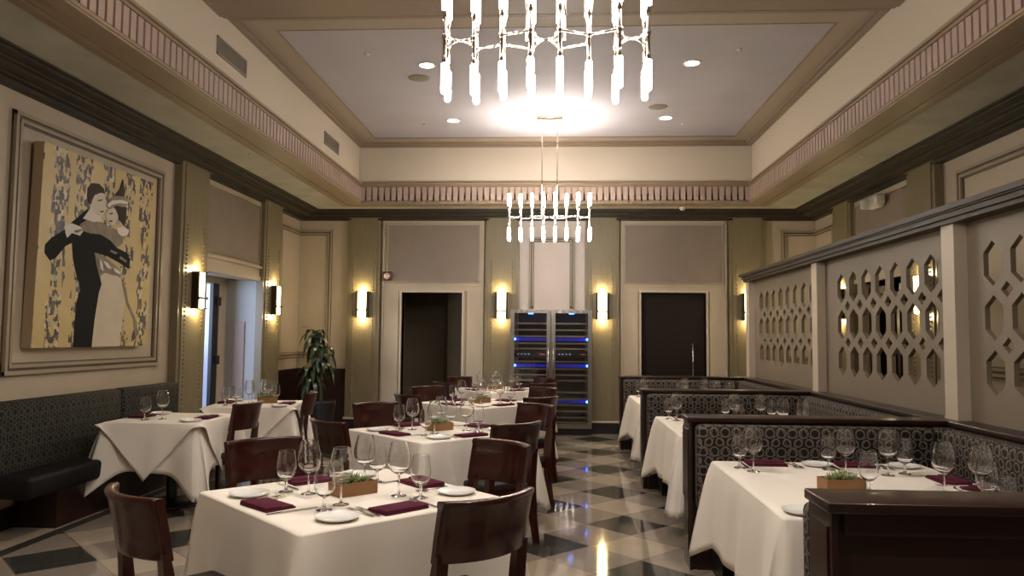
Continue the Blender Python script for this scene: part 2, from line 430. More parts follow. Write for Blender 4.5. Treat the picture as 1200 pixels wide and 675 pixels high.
    def oring(e0, e1, dz):
        a, b = e0, e1
        m.box(TX0-b, TX0-a, TY0-b, TY1+b, ZS-dz, ZS); m.box(TX1+a, TX1+b, TY0-b, TY1+b, ZS-dz, ZS)
        m.box(TX0-a, TX1+a, TY1+a, TY1+b, ZS-dz, ZS); m.box(TX0-a, TX1+a, TY0-b, TY0-a, ZS-dz, ZS)
    oring(-.02, .10, .03); oring(.10, .22, .018); oring(.23, .27, .022); oring(.27, .36, .006)
    struct(m, 'trim_3', ['soffit_edge', 'flute', 'soffit_edge'], 'rose tan fluted band around the tray edge')
    # dark cornice under the soffit
    m = MB()
    for proj, a, b in ((.09, ZCB, ZCB+.035), (.15, ZCB+.035, ZCB+.05), (.26, ZCB+.05, ZCB+.075), (.30, ZCB+.075, ZCB+.092), (.40, ZCB+.092, ZCB+.112), (.44, ZCB+.112, ZS)):
        m.box(XL, XL+proj, YF, YB, a, b); m.box(XR-proj, XR, YF, YB, a, b)
        m.box(XL+proj, XR-proj, YB-proj, YB, a, b); m.box(XL+proj, XR-proj, YF, YF+proj, a, b)
    struct(m, 'trim_4', 'cornice', 'dark bronze stepped cornice under the soffit')
build_shell()
PD = .09
def pilaster(mb, x0, x1, M_):
    mb.M = M_
    mb.mi = 0
    mb.box(x0, x1, -PD, .01, 0, 3.44)
    mb.box(x0+.10*(x1-x0), x1-.10*(x1-x0), -PD-.012, 0, .19, 3.40)
    mb.box(x0-.015, x1+.015, -PD-.03, .01, 3.395, 3.425)
    mb.mi = 1
    mb.box(x0-.012, x1+.012, -PD-.025, .01, 0, .17)
    mb.mi = 2
    mb.box(x0-.016, x1+.016, -PD-.03, .01, .17, .2)
    mb.mi = 0
    for u in (.2, .8):
        x = x0+u*(x1-x0)
        z = .26
        while z < 2.75:
            mb.ball((x, -PD-.014, z), .013, 1); z += .048
    mb.M = Matrix.Identity(4)
def build_wall_trim():
    PB = [(-3.36, -2.83), (-1.126, -.59), (.47, 1.0), (2.72, 3.29)]
    k = 5
    for i, (a, b) in enumerate(PB):
        m = MB(); pilaster(m, a, b, MBACK)
        struct(m, 'trim_%d' % k, ['olive', 'wood_black', 'post'], 'olive beaded pilaster on the far wall'); k += 1
    for a, b in ((8.12, 8.78), (10.53, 11.22)):
        m = MB(); pilaster(m, a, b, MLEFT)
        struct(m, 'trim_%d' % k, ['olive', 'wood_black', 'post'], 'olive beaded pilaster on the left wall'); k += 1
    for a, b in ((8.26, 8.91), (10.60, 11.26)):
        m = MB(); pilaster(m, -b, -a, MRIGHT)
        struct(m, 'trim_%d' % k, ['olive', 'wood_black', 'post'], 'olive beaded pilaster on the right wall'); k += 1
    # door surrounds with mauve insets above, on the back wall
    for (x0, x1, d0, d1, dz, i0, i1) in ((-2.83, -1.126, -2.48, -1.50, 2.20, -2.72, -1.23), (1.0, 2.72, 1.35, 2.37, 2.22, 1.09, 2.63)):
        m = MB(MBACK); m.mi = 0
        m.box(x0+.03, x0+.30, -.03, .01, 0, 3.36); m.box(x1-.30, x1-.03, -.03, .01, 0, 3.36)
        m.box(x0+.30, x1-.30, -.03, .01, dz+.02, 2.36); m.box(x0+.3, x1-.3, -.03, .01, 3.30, 3.36)
        m.box(x0+.03, x0+.06, -.05, .01, 0, 3.36); m.box(x1-.06, x1-.03, -.05, .01, 0, 3.36)
        m.box(x0+.06, x1-.06, -.05, .01, 3.33, 3.36); m.box(x0+.06, x1-.06, -.045, .01, 2.31, 2.335)
        m.mi = 1
        m.box(i0, i1, -.038, .01, 2.37, 3.30)
        m.mi = 3
        frame_mould(m, i0-.012, i1+.012, 2.355, 3.315, .03, .06)
        # door casing
        m.mi = 2
        m.box(d0-.03, d0, -.05, .19, 0, dz+.03); m.box(d1, d1+.03, -.05, .19, 0, dz+.03); m.box(d0, d1, -.05, .19, dz, dz+.03)
        m.mi = 0
        for x in (x0+.05, x1-.05):
            z = .3
            while z < 2.3: m.ball((x, -.052, z), .010, 1); z += .055
        struct(m, 'trim_%d' % k, ['cream', 'mauve', 'post', 'moulding', 'cream'], 'cream door surround with mauve panel above'); k += 1
    # centre pale panel with moulding
    m = MB(MBACK); m.mi = 0; m.box(-.58, .46, -.02, .01, 0, 3.36)
    m.mi = 1; frame_mould(m, -.43, .30, 1.95, 3.10, .08, .05, 'LRT', y=-.02)
    struct(m, 'trim_%d' % k, ['white_panel', 'moulding', 'ridge'], 'pale centre panel with moulding above the wine coolers'); k += 1
    # mouldings that turn the corners, left wall frame, right wall frames
    m = MB(MBACK); frame_mould(m, XL, -3.64, 1.14, 3.21, .085, .035, 'RTB')
    m.M = MLEFT; frame_mould(m, 11.36, YB, 1.14, 3.21, .085, .035, 'LTB')
    struct(m, 'trim_%d' % k, ['moulding', 'ridge'], 'taupe frame moulding turning the far left corner'); k += 1
    m = MB(MBACK); frame_mould(m, 3.55, XR, 1.14, 3.21, .085, .035, 'LTB')
    m.M = MRIGHT; frame_mould(m, -YB, -11.42, 1.14, 3.21, .085, .035, 'RTB')
    struct(m, 'trim_%d' % k, ['moulding', 'ridge'], 'taupe frame moulding turning the far right corner'); k += 1
    m = MB(MLEFT); frame_mould(m, 5.59, 7.86, 1.165, 3.22, .10, .04)
    struct(m, 'trim_%d' % k, ['moulding', 'ridge'], 'taupe frame moulding around the painting'); k += 1
    m = MB(MLEFT); frame_mould(m, 2.7, 5.0, 1.165, 3.22, .10, .04)
    struct(m, 'trim_%d' % k, ['moulding', 'ridge'], 'taupe frame moulding on the near left wall'); k += 1
    m = MB(MRIGHT); frame_mould(m, -7.95, -5.75, 1.165, 3.22, .10, .04); frame_mould(m, -5.35, -3.1, 1.165, 3.22, .10, .04)
    struct(m, 'trim_%d' % k, ['moulding', 'ridge'], 'taupe frame mouldings on the right wall'); k += 1
    # panel headers over the side openings
    for M_, a, b in ((MLEFT, 8.78, 10.53), (MRIGHT, -10.60, -8.91)):
        m = MB(M_); m.mi = 0
        m.box(a, b, -.03, .01, 2.26, 3.36); m.box(a, b, -.055, .2, 2.25, 2.31); m.box(a, b, -.07, .01, 2.42, 2.45)
        m.mi = 1; m.box(a+.07, b-.07, -.04, .01, 2.50, 3.27)
        m.mi = 2; frame_mould(m, a+.05, b-.05, 2.48, 3.29, .03, .06)
        struct(m, 'trim_%d' % k, ['cream', 'mauve', 'moulding', 'ridge'], 'cream header with mauve panel over the side opening'); k += 1
    # dark wainscot in the far corners
    for nm, M1, a1, b1, M2, a2, b2 in (('baseboard_left', MBACK, XL, -3.375, MLEFT, 11.24, YB), ('baseboard_right', MBACK, 3.30, XR, MRIGHT, -YB, -11.28)):
        m = MB()
        for M_, a, b in ((M1, a1, b1), (M2, a2, b2)):
            m.M = M_
            m.box(a, b, -.04, .01, 0, .93); m.box(a, b, -.06, .01, .93, .968); m.box(a, b, -.055, .01, 0, .14)
            m.box(a+.1, b-.1, -.05, .01, .24, .82)
        struct(m, nm, 'wood_dark', 'dark wood wainscot in the far corner')
    m = MB(MLEFT); m.box(YF, 8.12, -.02, .01, 0, .16); struct(m, 'baseboard_side', 'wood_black', 'black baseboard of the left wall')
    # rooms and doors beyond the openings
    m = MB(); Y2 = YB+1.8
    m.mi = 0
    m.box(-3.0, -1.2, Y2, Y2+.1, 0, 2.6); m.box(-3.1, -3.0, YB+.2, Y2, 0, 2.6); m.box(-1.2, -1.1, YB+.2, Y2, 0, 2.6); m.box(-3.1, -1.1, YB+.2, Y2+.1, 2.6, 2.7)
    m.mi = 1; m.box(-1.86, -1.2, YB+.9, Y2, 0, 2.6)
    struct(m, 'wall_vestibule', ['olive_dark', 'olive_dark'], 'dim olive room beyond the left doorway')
    m = MB(MBACK); m.box(1.35, 2.37, .12, .17, 0, 2.22); m.box(1.45, 2.27, .11, .12, .15, 1.0); m.box(1.45, 2.27, .11, .12, 1.1, 2.1)
    d = struct(m, 'door_1', 'door_dark', 'near-black door at the right of the far wall')
    m = MB(MBACK); m.tube([(2.17, .04, .85), (2.17, .04, 1.42)], .013, 10); m.tube([(2.17, .04, .92), (2.17, .115, .92)], .008, 8); m.tube([(2.17, .04, 1.35), (2.17, .115, 1.35)], .008, 8)
    h = m.build('door_handle', 'steel', d); h['label'] = 'long steel pull handle'
    # left passage
    m = MB()
    m.mi = 0
    m.box(XL-.46, XL-.0, 10.535, 10.62, 0, 2.26)            # grey blue far jamb facing the room
    m.box(XL-.46, XL-.2, 8.67, 8.77, 0, 2.6)
    m.box(XL-3.0, XL-2.9, 7.2, 12.4, 0, 2.8); m.box(XL-3.0, XL-.55, 12.3, 12.4, 0, 2.8); m.box(XL-3, XL-.55, 7.2, 7.3, 0, 2.8)
    m.mi = 1
    m.box(XL-.46, XL-.2, 8.77, 10.55, 2.27, 2.6)
    m.box(XL-3.0, XL-.55, 7.2, 12.4, 2.8, 2.9)
    m.mi = 2
    m.box(XL-.52, XL-.43, 10.30, 10.55, 0, 2.27); m.box(XL-.52, XL-.43, 8.77, 8.86, 0, 2.27); m.box(XL-.52, XL-.43, 8.86, 10.30, 2.19, 2.27)
    m.box(XL-.55, XL-.45, 10.42, 12.3, 0, 2.8); m.box(XL-.55, XL-.45, 7.3, 8.8, 0, 2.8); m.box(XL-.55, XL-.45, 8.8, 10.42, 2.22, 2.8)
    struct(m, 'wall_passage', ['cool_wall', 'cream', 'cream'], 'grey blue passage through the left wall')
    m = MB(); m.box(XL-.315, XL-.155, 10.515, 10.535, .25, 1.68)
    for i in range(28): m.box(XL-.308, XL-.162, 10.507, 10.52, .28+i*.049, .303+i*.049)
    tag(m.build('wall_grille', 'pink_vent'), 'tall pinkish grille on the grey passage wall', 'grille')
    m = MB(); m.box(XL-1.42, XL-.485, 10.13, 10.18, .01, 2.18)
    d = struct(m, 'door_2', 'blue_door', 'pale blue door standing open in the left passage')
    m = MB(); m.box(XL-.485, XL-.44, 10.13, 10.30, .01, 2.19)
    for z in (.4, 1.15, 1.95): m.box(XL-.45, XL-.425, 10.22, 10.36, z-.06, z+.06)
    m.build('hinge', 'black', d)
    # right opening: dim room behind the screens
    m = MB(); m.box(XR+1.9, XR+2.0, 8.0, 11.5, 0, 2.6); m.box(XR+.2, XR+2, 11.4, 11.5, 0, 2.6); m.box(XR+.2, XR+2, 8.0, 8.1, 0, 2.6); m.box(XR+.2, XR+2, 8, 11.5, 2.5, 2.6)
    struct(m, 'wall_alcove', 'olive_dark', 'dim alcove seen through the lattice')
    m = MB(MRIGHT); m.mi = 0
    for a, b in ((-10.55, -9.78), (-9.72, -8.95)):
        m.box(a, a+.08, .12, .16, .02, 2.2); m.box(b-.08, b, .12, .16, .02, 2.2); m.box(a, b, .12, .16, .02, .2); m.box(a, b, .12, .16, 2.1, 2.2); m.box(a, b, .12, .16, 1.0, 1.06)
    d = struct(m, 'door_3', 'door_dark', 'dark glazed double door behind the middle screen')
build_wall_trim()
# ------------------------------------------------------------------ painting
def build_painting():
    W, Hh, D = 1.70, 1.64, .085
    root = empty('painting', 'large gold collage painting of a couple dancing, hung on the left wall', 'painting', (XL+.006, 5.80, 1.38), PI/2)
    root.rotation_euler = (math.radians(1.1), 0, PI/2)     # hangs leaning out at the top
    src = np.array([(88, 85), (365, 180), (333, 580), (45, 585)], float); dst = np.array([(0, 1), (1, 1), (1, 0), (0, 0)], float)
    A = []; B = []
    for (x, y), (u, v) in zip(src, dst):
        A.append([x, y, 1, 0, 0, 0, -u*x, -u*y]); B.append(u); A.append([0, 0, 0, x, y, 1, -v*x, -v*y]); B.append(v)
    hh = np.linalg.solve(np.array(A), np.array(B)); Hm = np.append(hh, 1).reshape(3, 3)
    def uvp(p):
        q = Hm @ np.array([p[0], p[1], 1.0]); return (q[0]/q[2]*W, q[1]/q[2]*Hh)
    m = MB(); m.mi = 1; m.box(0, W, -D, -.002, 0, Hh); m.mi = 0; m.box(.0, W, -D-.002, -D, .0, Hh)
    layer = [0]
    def poly(pts, mi):
        layer[0] += 1; d = -D-.002-.0006*layer[0]
        q = [uvp(p) for p in pts]
        m.mi = mi
        a = [m.addv((u, d, v)) for u, v in q]; b = [m.addv((u, -D, v)) for u, v in q]
        m.face(a); n = len(q)
        for i in range(n): m.face([a[i], a[(i+1) % n], b[(i+1) % n], b[i]])
    # 2 black 3 cream 4 skin 5 taupe 6 dark 7 white
    poly([(222,408),(226,395),(240,402),(258,408),(272,415),(276,440),(282,468),(270,540),(262,581),(192,583),(202,500),(214,450)], 3)      # skirt
    poly([(207,352),(215,355),(240,368),(268,392),(274,410),(252,408),(232,402),(220,408),(222,432),(214,410),(212,380)], 5)    # bodice
    poly([(274,415),(284,440),(288,470),(305,510),(312,545),(306,560),(302,545),(300,515),(284,478),(278,450)], 5)      # sash
    poly([(190,246),(172,262),(150,280),(130,300),(100,318),(84,335),(82,355),(95,374),(110,366),(134,338),(150,330),(152,370),(160,410),(170,440),(160,470),(152,530),(148,583),(194,583),(203,515),(215,450),(222,430),(212,390),(206,352),(240,362),(270,378),(292,392),(296,368),(288,352),(262,340),(246,322),(225,300),(210,285),(196,270)], 2)   # suit
    poly([(132,290),(150,282),(172,290),(182,296),(170,312),(150,306),(138,318),(134,306)], 7)     # cuff and hand
    poly([(170,284),(190,272),(220,278),(250,290),(280,305),(276,330),(262,340),(246,322),(222,308),(196,306),(176,300)], 5)   # arm and shawl
    poly([(262,292),(280,288),(294,296),(290,308),(276,312),(266,304)], 7)    # collar ruffle
    poly([(214,238),(196,232),(196,246),(178,270),(205,278),(226,276)], 7)    # shirt collar
    poly([(200,205),(212,200),(230,205),(236,222),(237,238),(228,262),(214,262),(200,244),(194,226)], 4)    # man's face
    poly([(190,214),(192,195),(202,183),(220,184),(232,196),(234,208),(224,206),(208,212),(202,224),(198,236),(194,232)], 6)   # hair
    poly([(240,248),(250,240),(262,246),(266,264),(258,286),(246,284),(236,270),(234,258)], 4)    # woman's face
    poly([(256,238),(272,234),(288,240),(287,262),(282,286),(272,274),(264,256)], 6)   # bob hair
    poly([(236,236),(250,218),(268,208),(288,214),(292,232),(280,240),(262,236),(246,246)], 5)   # hat
    poly([(238,234),(252,224),(276,222),(290,226),(291,232),(270,230),(252,234),(242,242)], 7)   # hat band
    poly([(258,212),(272,196),(280,172),(284,198),(282,214)], 6)   # feather
    for p in ([(216,224),(226,222),(226,225),(216,227)], [(231,250),(226,254),(219,252),(226,250)], [(244,256),(252,254),(252,257),(245,259)], [(243,274),(250,272),(249,277),(244,277)]): poly(p, 6)
    for p in ([(245,345),(262,352),(258,356),(244,350)], [(268,360),(284,372),(282,376),(266,366)], [(156,300),(170,296),(172,300),(160,305)]): poly(p, 5)
    for p in ([(224,372),(236,378),(246,392),(234,390)], [(250,388),(264,396),(268,406),(254,400)], [(216,365),(222,380),(224,398),(218,392)]): poly(p, 7)
    o = m.build('canvas', ['paint_gold', 'paint_side', 'p_black', 'p_cream', 'p_skin', 'p_grey', 'p_dark', 'p_white'], root, fixn=False)
build_painting()
# ------------------------------------------------------------------ lamps
def lamp_data(kind, name, energy, col, **k):
    l = bpy.data.lights.new(name, kind); l.energy = energy; l.color = col
    for a, b in k.items(): setattr(l, a, b)
    return l
def make_sconce():
    r = empty('wall_sconce', 'x', 'sconce')
    W, z0, z1 = .085, 0, .41
    m = MB(); m.box(-.05, .05, -.015, 0, -.0, .41); m.build('back_plate', 'bronze', r)
    m = MB(); n = 10
    def arc(u): return (-W*.86+2*W*.86*u, -.02-.075*math.sin(PI*u)**.6)
    pts = [arc(i/n) for i in range(n+1)]
    poly = pts+[(W*.86, -.016), (-W*.86, -.016)]
    m.prism(poly, lambda a, b, d: (a, b, d), .004, .406)
    s = m.build('shade', 'sconce', r); s['label'] = 'glowing pale glass shade'
    m = MB()
    for x in (-W, W): m.box(x-.016, x+.016, -.075, 0, -.005, .415)
    m.box(-W, W, -.105, -.005, .105, .13); m.box(-W, W, -.10, -.085, -.006, .004); m.box(-W, W, -.10, -.085, .406, .416)
    m.build('frame', 'bronze', r)
    bl = lamp_data('POINT', 'sconce_bulb', P_BULB, C_SCONCE, shadow_soft_size=.02)
    for z in (-.035, .445):
        lo = bpy.data.objects.new('sconce_bulb', bl); COL.objects.link(lo); lo.parent = r; lo.location = (0, -.07, z)
    return r
def place_sconces():
    s = make_sconce(); rows = []
    for i, (a, b) in enumerate([(-3.36, -2.83), (-1.126, -.59), (.47, 1.0), (2.72, 3.29)]):
        lab = ['lit wall sconce on the pilaster left of the left doorway', 'lit wall sconce on the pilaster between left doorway and wine coolers',
               'lit wall sconce on the pilaster between wine coolers and right door', 'lit wall sconce on the pilaster right of the dark door, beside the screen'][i]
        inst(s, 'wall_sconce', lab, 'sconce', ((a+b)/2, YB-PD-.012, 1.79), 0, 'lit wall sconces')
    inst(s, 'wall_sconce', 'lit wall sconce on the left wall pilaster nearer the painting', 'sconce', (XL+PD+.012, 8.50, 1.79), PI/2, 'lit wall sconces')
    inst(s, 'wall_sconce', 'lit wall sconce on the left wall pilaster nearer the potted plant', 'sconce', (XL+PD+.012, 10.92, 1.79), PI/2, 'lit wall sconces')
    inst(s, 'wall_sconce', 'lit wall sconce seen through the near end of the middle screen', 'sconce', (XR-PD-.012, 8.55, 1.79), -PI/2, 'lit wall sconces')
    inst(s, 'wall_sconce', 'lit wall sconce seen through the far end of the middle screen', 'sconce', (XR-PD-.012, 10.93, 1.79), -PI/2, 'lit wall sconces')
place_sconces()
def make_chandelier():
    r = empty('chandelier', 'x', 'chandelier')
    xs = [(i-3.5)*.15 for i in range(8)]
    near = [-.06, -.03, -.07, -.13, -.13, -.06, -.13, -.08]; far = [.07, .12, .06, .13, .13, .06, .13, .08]
    bars = MB()
    def bar(p, q): bars.tube([p, q], .0075, 8)
    for row in (near, far):
        for i in range(8): bars.ball((xs[i], row[i], 0), .019, 1, (1, 1, 1.25))
        for i in (2, 4): bar((xs[i], row[i], 0), (xs[i+1], row[i+1], 0))
    bar((xs[1], far[1], 0), (xs[2], far[2], 0)); bar((xs[5], near[5], 0), (xs[6], near[6], 0))
    for i in (0, 3, 6):
        a, b = xs[i]+.05, xs[i+1]-.05
        bar((a, 0, 0), (b, 0, 0))
        for row in (near, far): bar((xs[i], row[i], 0), (a, 0, 0)); bar((xs[i+1], row[i+1], 0), (b, 0, 0))
        bars.ball((a, 0, 0), .014); bars.ball((b, 0, 0), .014)
    bars.build('branch_frame', 'chrome', r)
    for row in (near, far):
        for i in range(8):
            x, y = xs[i], row[i]
            m = MB(); m.tube([(x, y, -.13), (x, y, .13)], .0105, 10); m.tube([(x, y, -.15), (x, y, -.10)], .0135, 10); m.tube([(x, y, .10), (x, y, .15)], .0135, 10)
            m.build('stem', 'chrome', r)
            for s in (1, -1):
                m = MB(); m.lathe([(0, s*.305), (.011, s*.303), (.0165, s*.295), (.0175, s*.285), (.0175, s*.145), (0, s*.145)], 10, (x, y, 0))
                m.build('glass_tube', 'tube', r)
    m = MB(); top = ZC-3.06
    for x in (-.1, .1): m.tube([(x, 0, -.006), (x, 0, top)], .006, 8)
    for x in (-.1, .1): m.tube([(x, 0, top-.36), (x, 0, top-.33)], .009, 8)
    m.tube([(-.105, 0, 0), (.105, 0, 0)], .0075, 8)
    m.build('suspension_rod', 'chrome', r)
    m = MB(); m.bbox(-.17, .17, -.06, .06, top-.022, top, .008); m.build('canopy', 'chrome', r)
    up = lamp_data('SPOT', 'chandelier_uplight', P_UP, C_TUBE, spot_size=math.radians(125), spot_blend=1.0, shadow_soft_size=.12)
    lo = bpy.data.objects.new('chandelier_uplight', up); COL.objects.link(lo); lo.parent = r; lo.location = (0, 0, .36); lo.rotation_euler = (PI, 0, 0)
    return r
ch = make_chandelier()
inst(ch, 'chandelier', 'large branching chandelier of lit glass tubes at the top, nearest the viewer', 'chandelier', (-.06, 3.95, 3.06), 0, 'tube chandeliers')
inst(ch, 'chandelier', 'smaller-looking chandelier of lit glass tubes hanging before the far wall', 'chandelier', (-.09, 9.95, 3.06), 0, 'tube chandeliers')
def place_downlights():
    r = empty('downlight', 'x', 'downlight')
    m = MB(); m.lathe([(.075, -.006), (.098, -.006), (.102, 0), (.075, 0)], 24, closed=True); m.build('trim_ring', 'white_plastic', r)
    m = MB(); m.lathe([(0, -.004), (.04, -.005), (.075, -.003)], 24); m.build('lens', 'down', r)
    zc = ZC
    pts = [(-1.39, 7.98, 'round ceiling downlight left of the near chandelier'), (-1.385, 10.08, 'round ceiling downlight at the far left of the upper ceiling'),
           (1.43, 10.03, 'round ceiling downlight at the far right of the upper ceiling'), (1.416, 8.0, 'round ceiling downlight right of the near chandelier')]
    for x, y, lab in pts:
        o = inst(r, 'downlight', lab, 'downlight', (x, y, zc), 0, 'ceiling downlights')
    sp = lamp_data('SPOT', 'downlight_beam', P_DOWN, C_DOWN, spot_size=math.radians(100), spot_blend=.6, shadow_soft_size=.06)
    for x, y, lab in pts:
        lo = bpy.data.objects.new('downlight_beam', sp); COL.objects.link(lo); lo.location = (x, y, zc-.02)
    # added fill beams behind and above the viewpoint, without fixtures, mostly on the left
    sp2 = lamp_data('SPOT', 'room_fill_beam', P_FILL, C_DOWN, spot_size=math.radians(120), spot_blend=.7, shadow_soft_size=.08)
    for x, y, z in ((-1.4, 4.6, zc-.02), (-1.4, 1.5, zc-.02), (1.42, 1.5, zc-.02), (-1.4, -.8, zc-.02)):
        lo = bpy.data.objects.new('room_fill_beam', sp2); COL.objects.link(lo); lo.location = (x, y, z)
    # daylight-cool light in the side passage
    a = lamp_data('AREA', 'passage_light', P_COOL, (.62, .74, 1.0), size=1.2)
    lo = bpy.data.objects.new('passage_light', a); COL.objects.link(lo); lo.location = (XL-1.7, 8.2, 1.9); lo.rotation_euler = (math.radians(80), 0, math.radians(-12))
place_downlights()
def ceiling_bits():
    m = MB(); m.lathe([(.0, -.012), (.10, -.011), (.118, -.004), (.12, 0), (0, 0)], 28); sp = m.build('ceiling_speaker', 'grille')
    inst(sp, 'ceiling_speaker', 'flat round ceiling speaker beside the near left downlight', 'speaker', (-1.545, 8.38, ZC), 0, 'ceiling speakers')
    inst(sp, 'ceiling_speaker', 'flat round ceiling speaker beside the far right downlight', 'speaker', (1.265, 9.54, ZC), 0, 'ceiling speakers')
    m = MB(); m.lathe([(0, -.03), (.009, -.028), (.009, -.012), (.028, -.008), (.029, 0), (0, 0)], 14); s = m.build('sprinkler', 'white_plastic')
    pts = [((-1.95, 7.62, ZC), 'small sprinkler head on the ceiling at the near left'), ((-1.80, 10.25, ZC), 'small sprinkler head on the ceiling at the far left'),
           ((1.82, 7.62, ZC), 'small sprinkler head on the ceiling at the near right'), ((1.70, 10.3, ZC), 'small sprinkler head on the ceiling at the far right'),
           ((-3.38, 8.2, ZS), 'small sprinkler head under the left soffit'), ((3.3, 8.4, ZS), 'small sprinkler head under the right soffit')]
    for p, lab in pts: inst(s, 'sprinkler', lab, 'sprinkler', p, 0, 'sprinkler heads')
    # air grilles on the left tray wall
    for i, (y0, y1, lab) in enumerate(((6.36, 6.99, 'slatted air grille on the left tray wall, nearer the viewer'), (9.47, 10.11, 'slatted air grille on the left tray wall, farther away'))):
        r = empty('air_grille', lab, 'vent', (TX0-.02, y0, 3.93), PI/2, 'tray wall grilles')
        w_ = y1-y0; h_ = .165
        m = MB(); m.box(0, w_, -.012, 0, 0, .015); m.box(0, w_, -.012, 0, h_-.015, h_); m.box(0, .015, -.012, 0, 0, h_); m.box(w_-.015, w_, -.012, 0, 0, h_); m.build('grille_frame', 'grille', r)
        m = MB(); m.box(.01, w_-.01, -.002, 0, .01, h_-.01); m.build('backing', 'black', r)
        m = MB()
        for k in range(9): 
            z = .018+k*.0155; m.box(.012, w_-.012, -.010, -.003, z, z+.008)
        m.build('slats', 'grille', r)
    # round alarm, emergency light, camera
    r = empty('fire_alarm', 'dark red square alarm with round white horn on the left door panel', 'alarm', (-2.715, YB-.055, 2.46))
    m = MB(); m.bbox(-.075, .075, -.04, 0, -.07, .07, .012); m.build('alarm_box', 'red_dark', r)
    m = MB(Matrix.Translation((0, -.04, 0)) @ Matrix.Rotation(PI/2, 4, 'X')); m.lathe([(0, .03), (.02, .03), (.024, .018), (.045, .02), (.05, 0), (0, 0)], 20); m.build('horn', 'white_plastic', r)
    r = empty('emergency_light', 'white twin emergency light on the right wall above the screen', 'emergency light', (XR-.045, 9.75, 3.22), -PI/2)
    m = MB(); m.bbox(-.15, .15, -.08, 0, -.08, .08, .015); m.build('housing', 'white_plastic', r)
    for x in (-.19, .19):
        m = MB(); m.bbox(x-.06, x+.06, -.15, -.03, -.06, .06, .02); m.build('lamp_head', 'white_plastic', r)
    m = MB(); m.lathe([(0, -.05), (.03, -.045), (.045, -.02), (.05, 0), (0, 0)], 20); tag(m.build('dome_camera', 'white_plastic'), 'small pale dome camera under the far soffit', 'camera').location = (1.92, 11.72, ZS)
ceiling_bits()
# ------------------------------------------------------------------ wine coolers
def build_coolers():
    Y0 = 11.90; S = 11.95/900
    zz = lambda cy: 1.5-((355+cy/4.35)-395.5)*S*1.0
    for i, (x0, x1, lab) in enumerate(((-.70, -.075, 'left steel wine cooler with blue lit shelves against the far wall'), (-.065, .56, 'right steel wine cooler with blue lit shelves against the far wall'))):
        r = empty('wine_cooler', lab, 'wine cooler', ((x0+x1)/2, Y0, 0), 0, 'wine coolers')
        hw = (x1-x0)/2; T = .02; D = YB-.03-Y0; top = 1.92
        m = MB(); m.mi = 0
        m.box(-hw, -hw+T, .03, D, .1, top); m.box(hw-T, hw, .03, D, .1, top); m.box(-hw+T, hw-T, .03, D, top-T, top); m.box(-hw+T, hw-T, .03, D, .1, .13)
        m.mi = 1; m.box(-hw+T, hw-T, D-.02, D, .13, top-T)
        m.build('body', ['fridge_steel', 'black'], r)
        m = MB(); m.box(-hw+.01, hw-.01, .04, D, 0, .1); m.box(-hw+.005, hw-.005, .03, D-.01, .0, .06); m.build('plinth', 'wood_black', r)
        m = MB(); f = .062
        m.box(-hw, -hw+f, 0, .028, .15, top); m.box(hw-f, hw, 0, .028, .15, top); m.box(-hw+f, hw-f, 0, .028, top-f*.8, top); m.box(-hw, hw, -.01, .028, .105, .15); m.box(-hw+f, hw-f, 0, .028, .15, .17)
        d = m.build('door_frame', 'fridge_steel', r)
        m = MB()
        for k in range(4): m.box(-hw+.1+k*.11, -hw+.15+k*.11, -.004, .0, top-.04, top-.005)
        m.build('top_highlight_strip', 'steel', d)
        hx = hw-.035 if i == 0 else -hw+.035
        m = MB(); m.tube([(hx, -.04, zz(385)), (hx, -.04, zz(215))], .011, 10); m.tube([(hx, -.04, zz(370)), (hx, 0, zz(370))], .007, 8); m.tube([(hx, -.04, zz(230)), (hx, 0, zz(230))], .007, 8); m.build('handle', 'steel', d)
        for cy in (107, 140, 172, 208, 235, 300, 337, 367, 395, 455, 487, 517, 548, 580, 605):
            z = zz(cy); m = MB(); m.box(-hw+f-.01, hw-f+.01, .035, .06, z-.012, z+.012); m.box(-hw+T+.005, hw-T-.005, .06, D-.03, z-.004, z+.002)
            m.build('shelf', 'fridge_steel', r)
        for cy, big in ((187, 0), (320, 0), (500, 0)):
            z = zz(cy); m = MB(); m.box(-hw+f, hw-f, .10, .11, z-.026, z+.026); e = m.build('light_strip', 'led', r)
            m = MB(); m.ball((-hw+f+.01 if i == 0 else hw-f-.01, .03, z), .020, 2); m.build('led', 'led_dot', r)
        m = MB(); m.box(-.04, .04, .06, .10, zz(55)-.012, zz(55)+.012); m.build('top_light', 'led_dot', r)
        z = zz(262); m = MB(); m.box(-hw+f, hw-f, .032, .05, z-.05, z+.05); c = m.build('control_panel', 'black', r)
        m = MB(); 
        for k in range(4): m.box(-hw+.11+k*.055, -hw+.135+k*.055, .029, .032, z-.008, z+.006)
        m.build('display', 'led_white', c)
        m = MB(); m.box(hw-.17, hw-.09, .029, .032, z-.006, z+.004); m.build('indicator', 'led_red', c)
        m = MB(); m.box(-hw+f-.005, hw-f+.005, .010, .016, .165, top-.04); m.build('glass_pane', 'glass', d)
build_coolers()
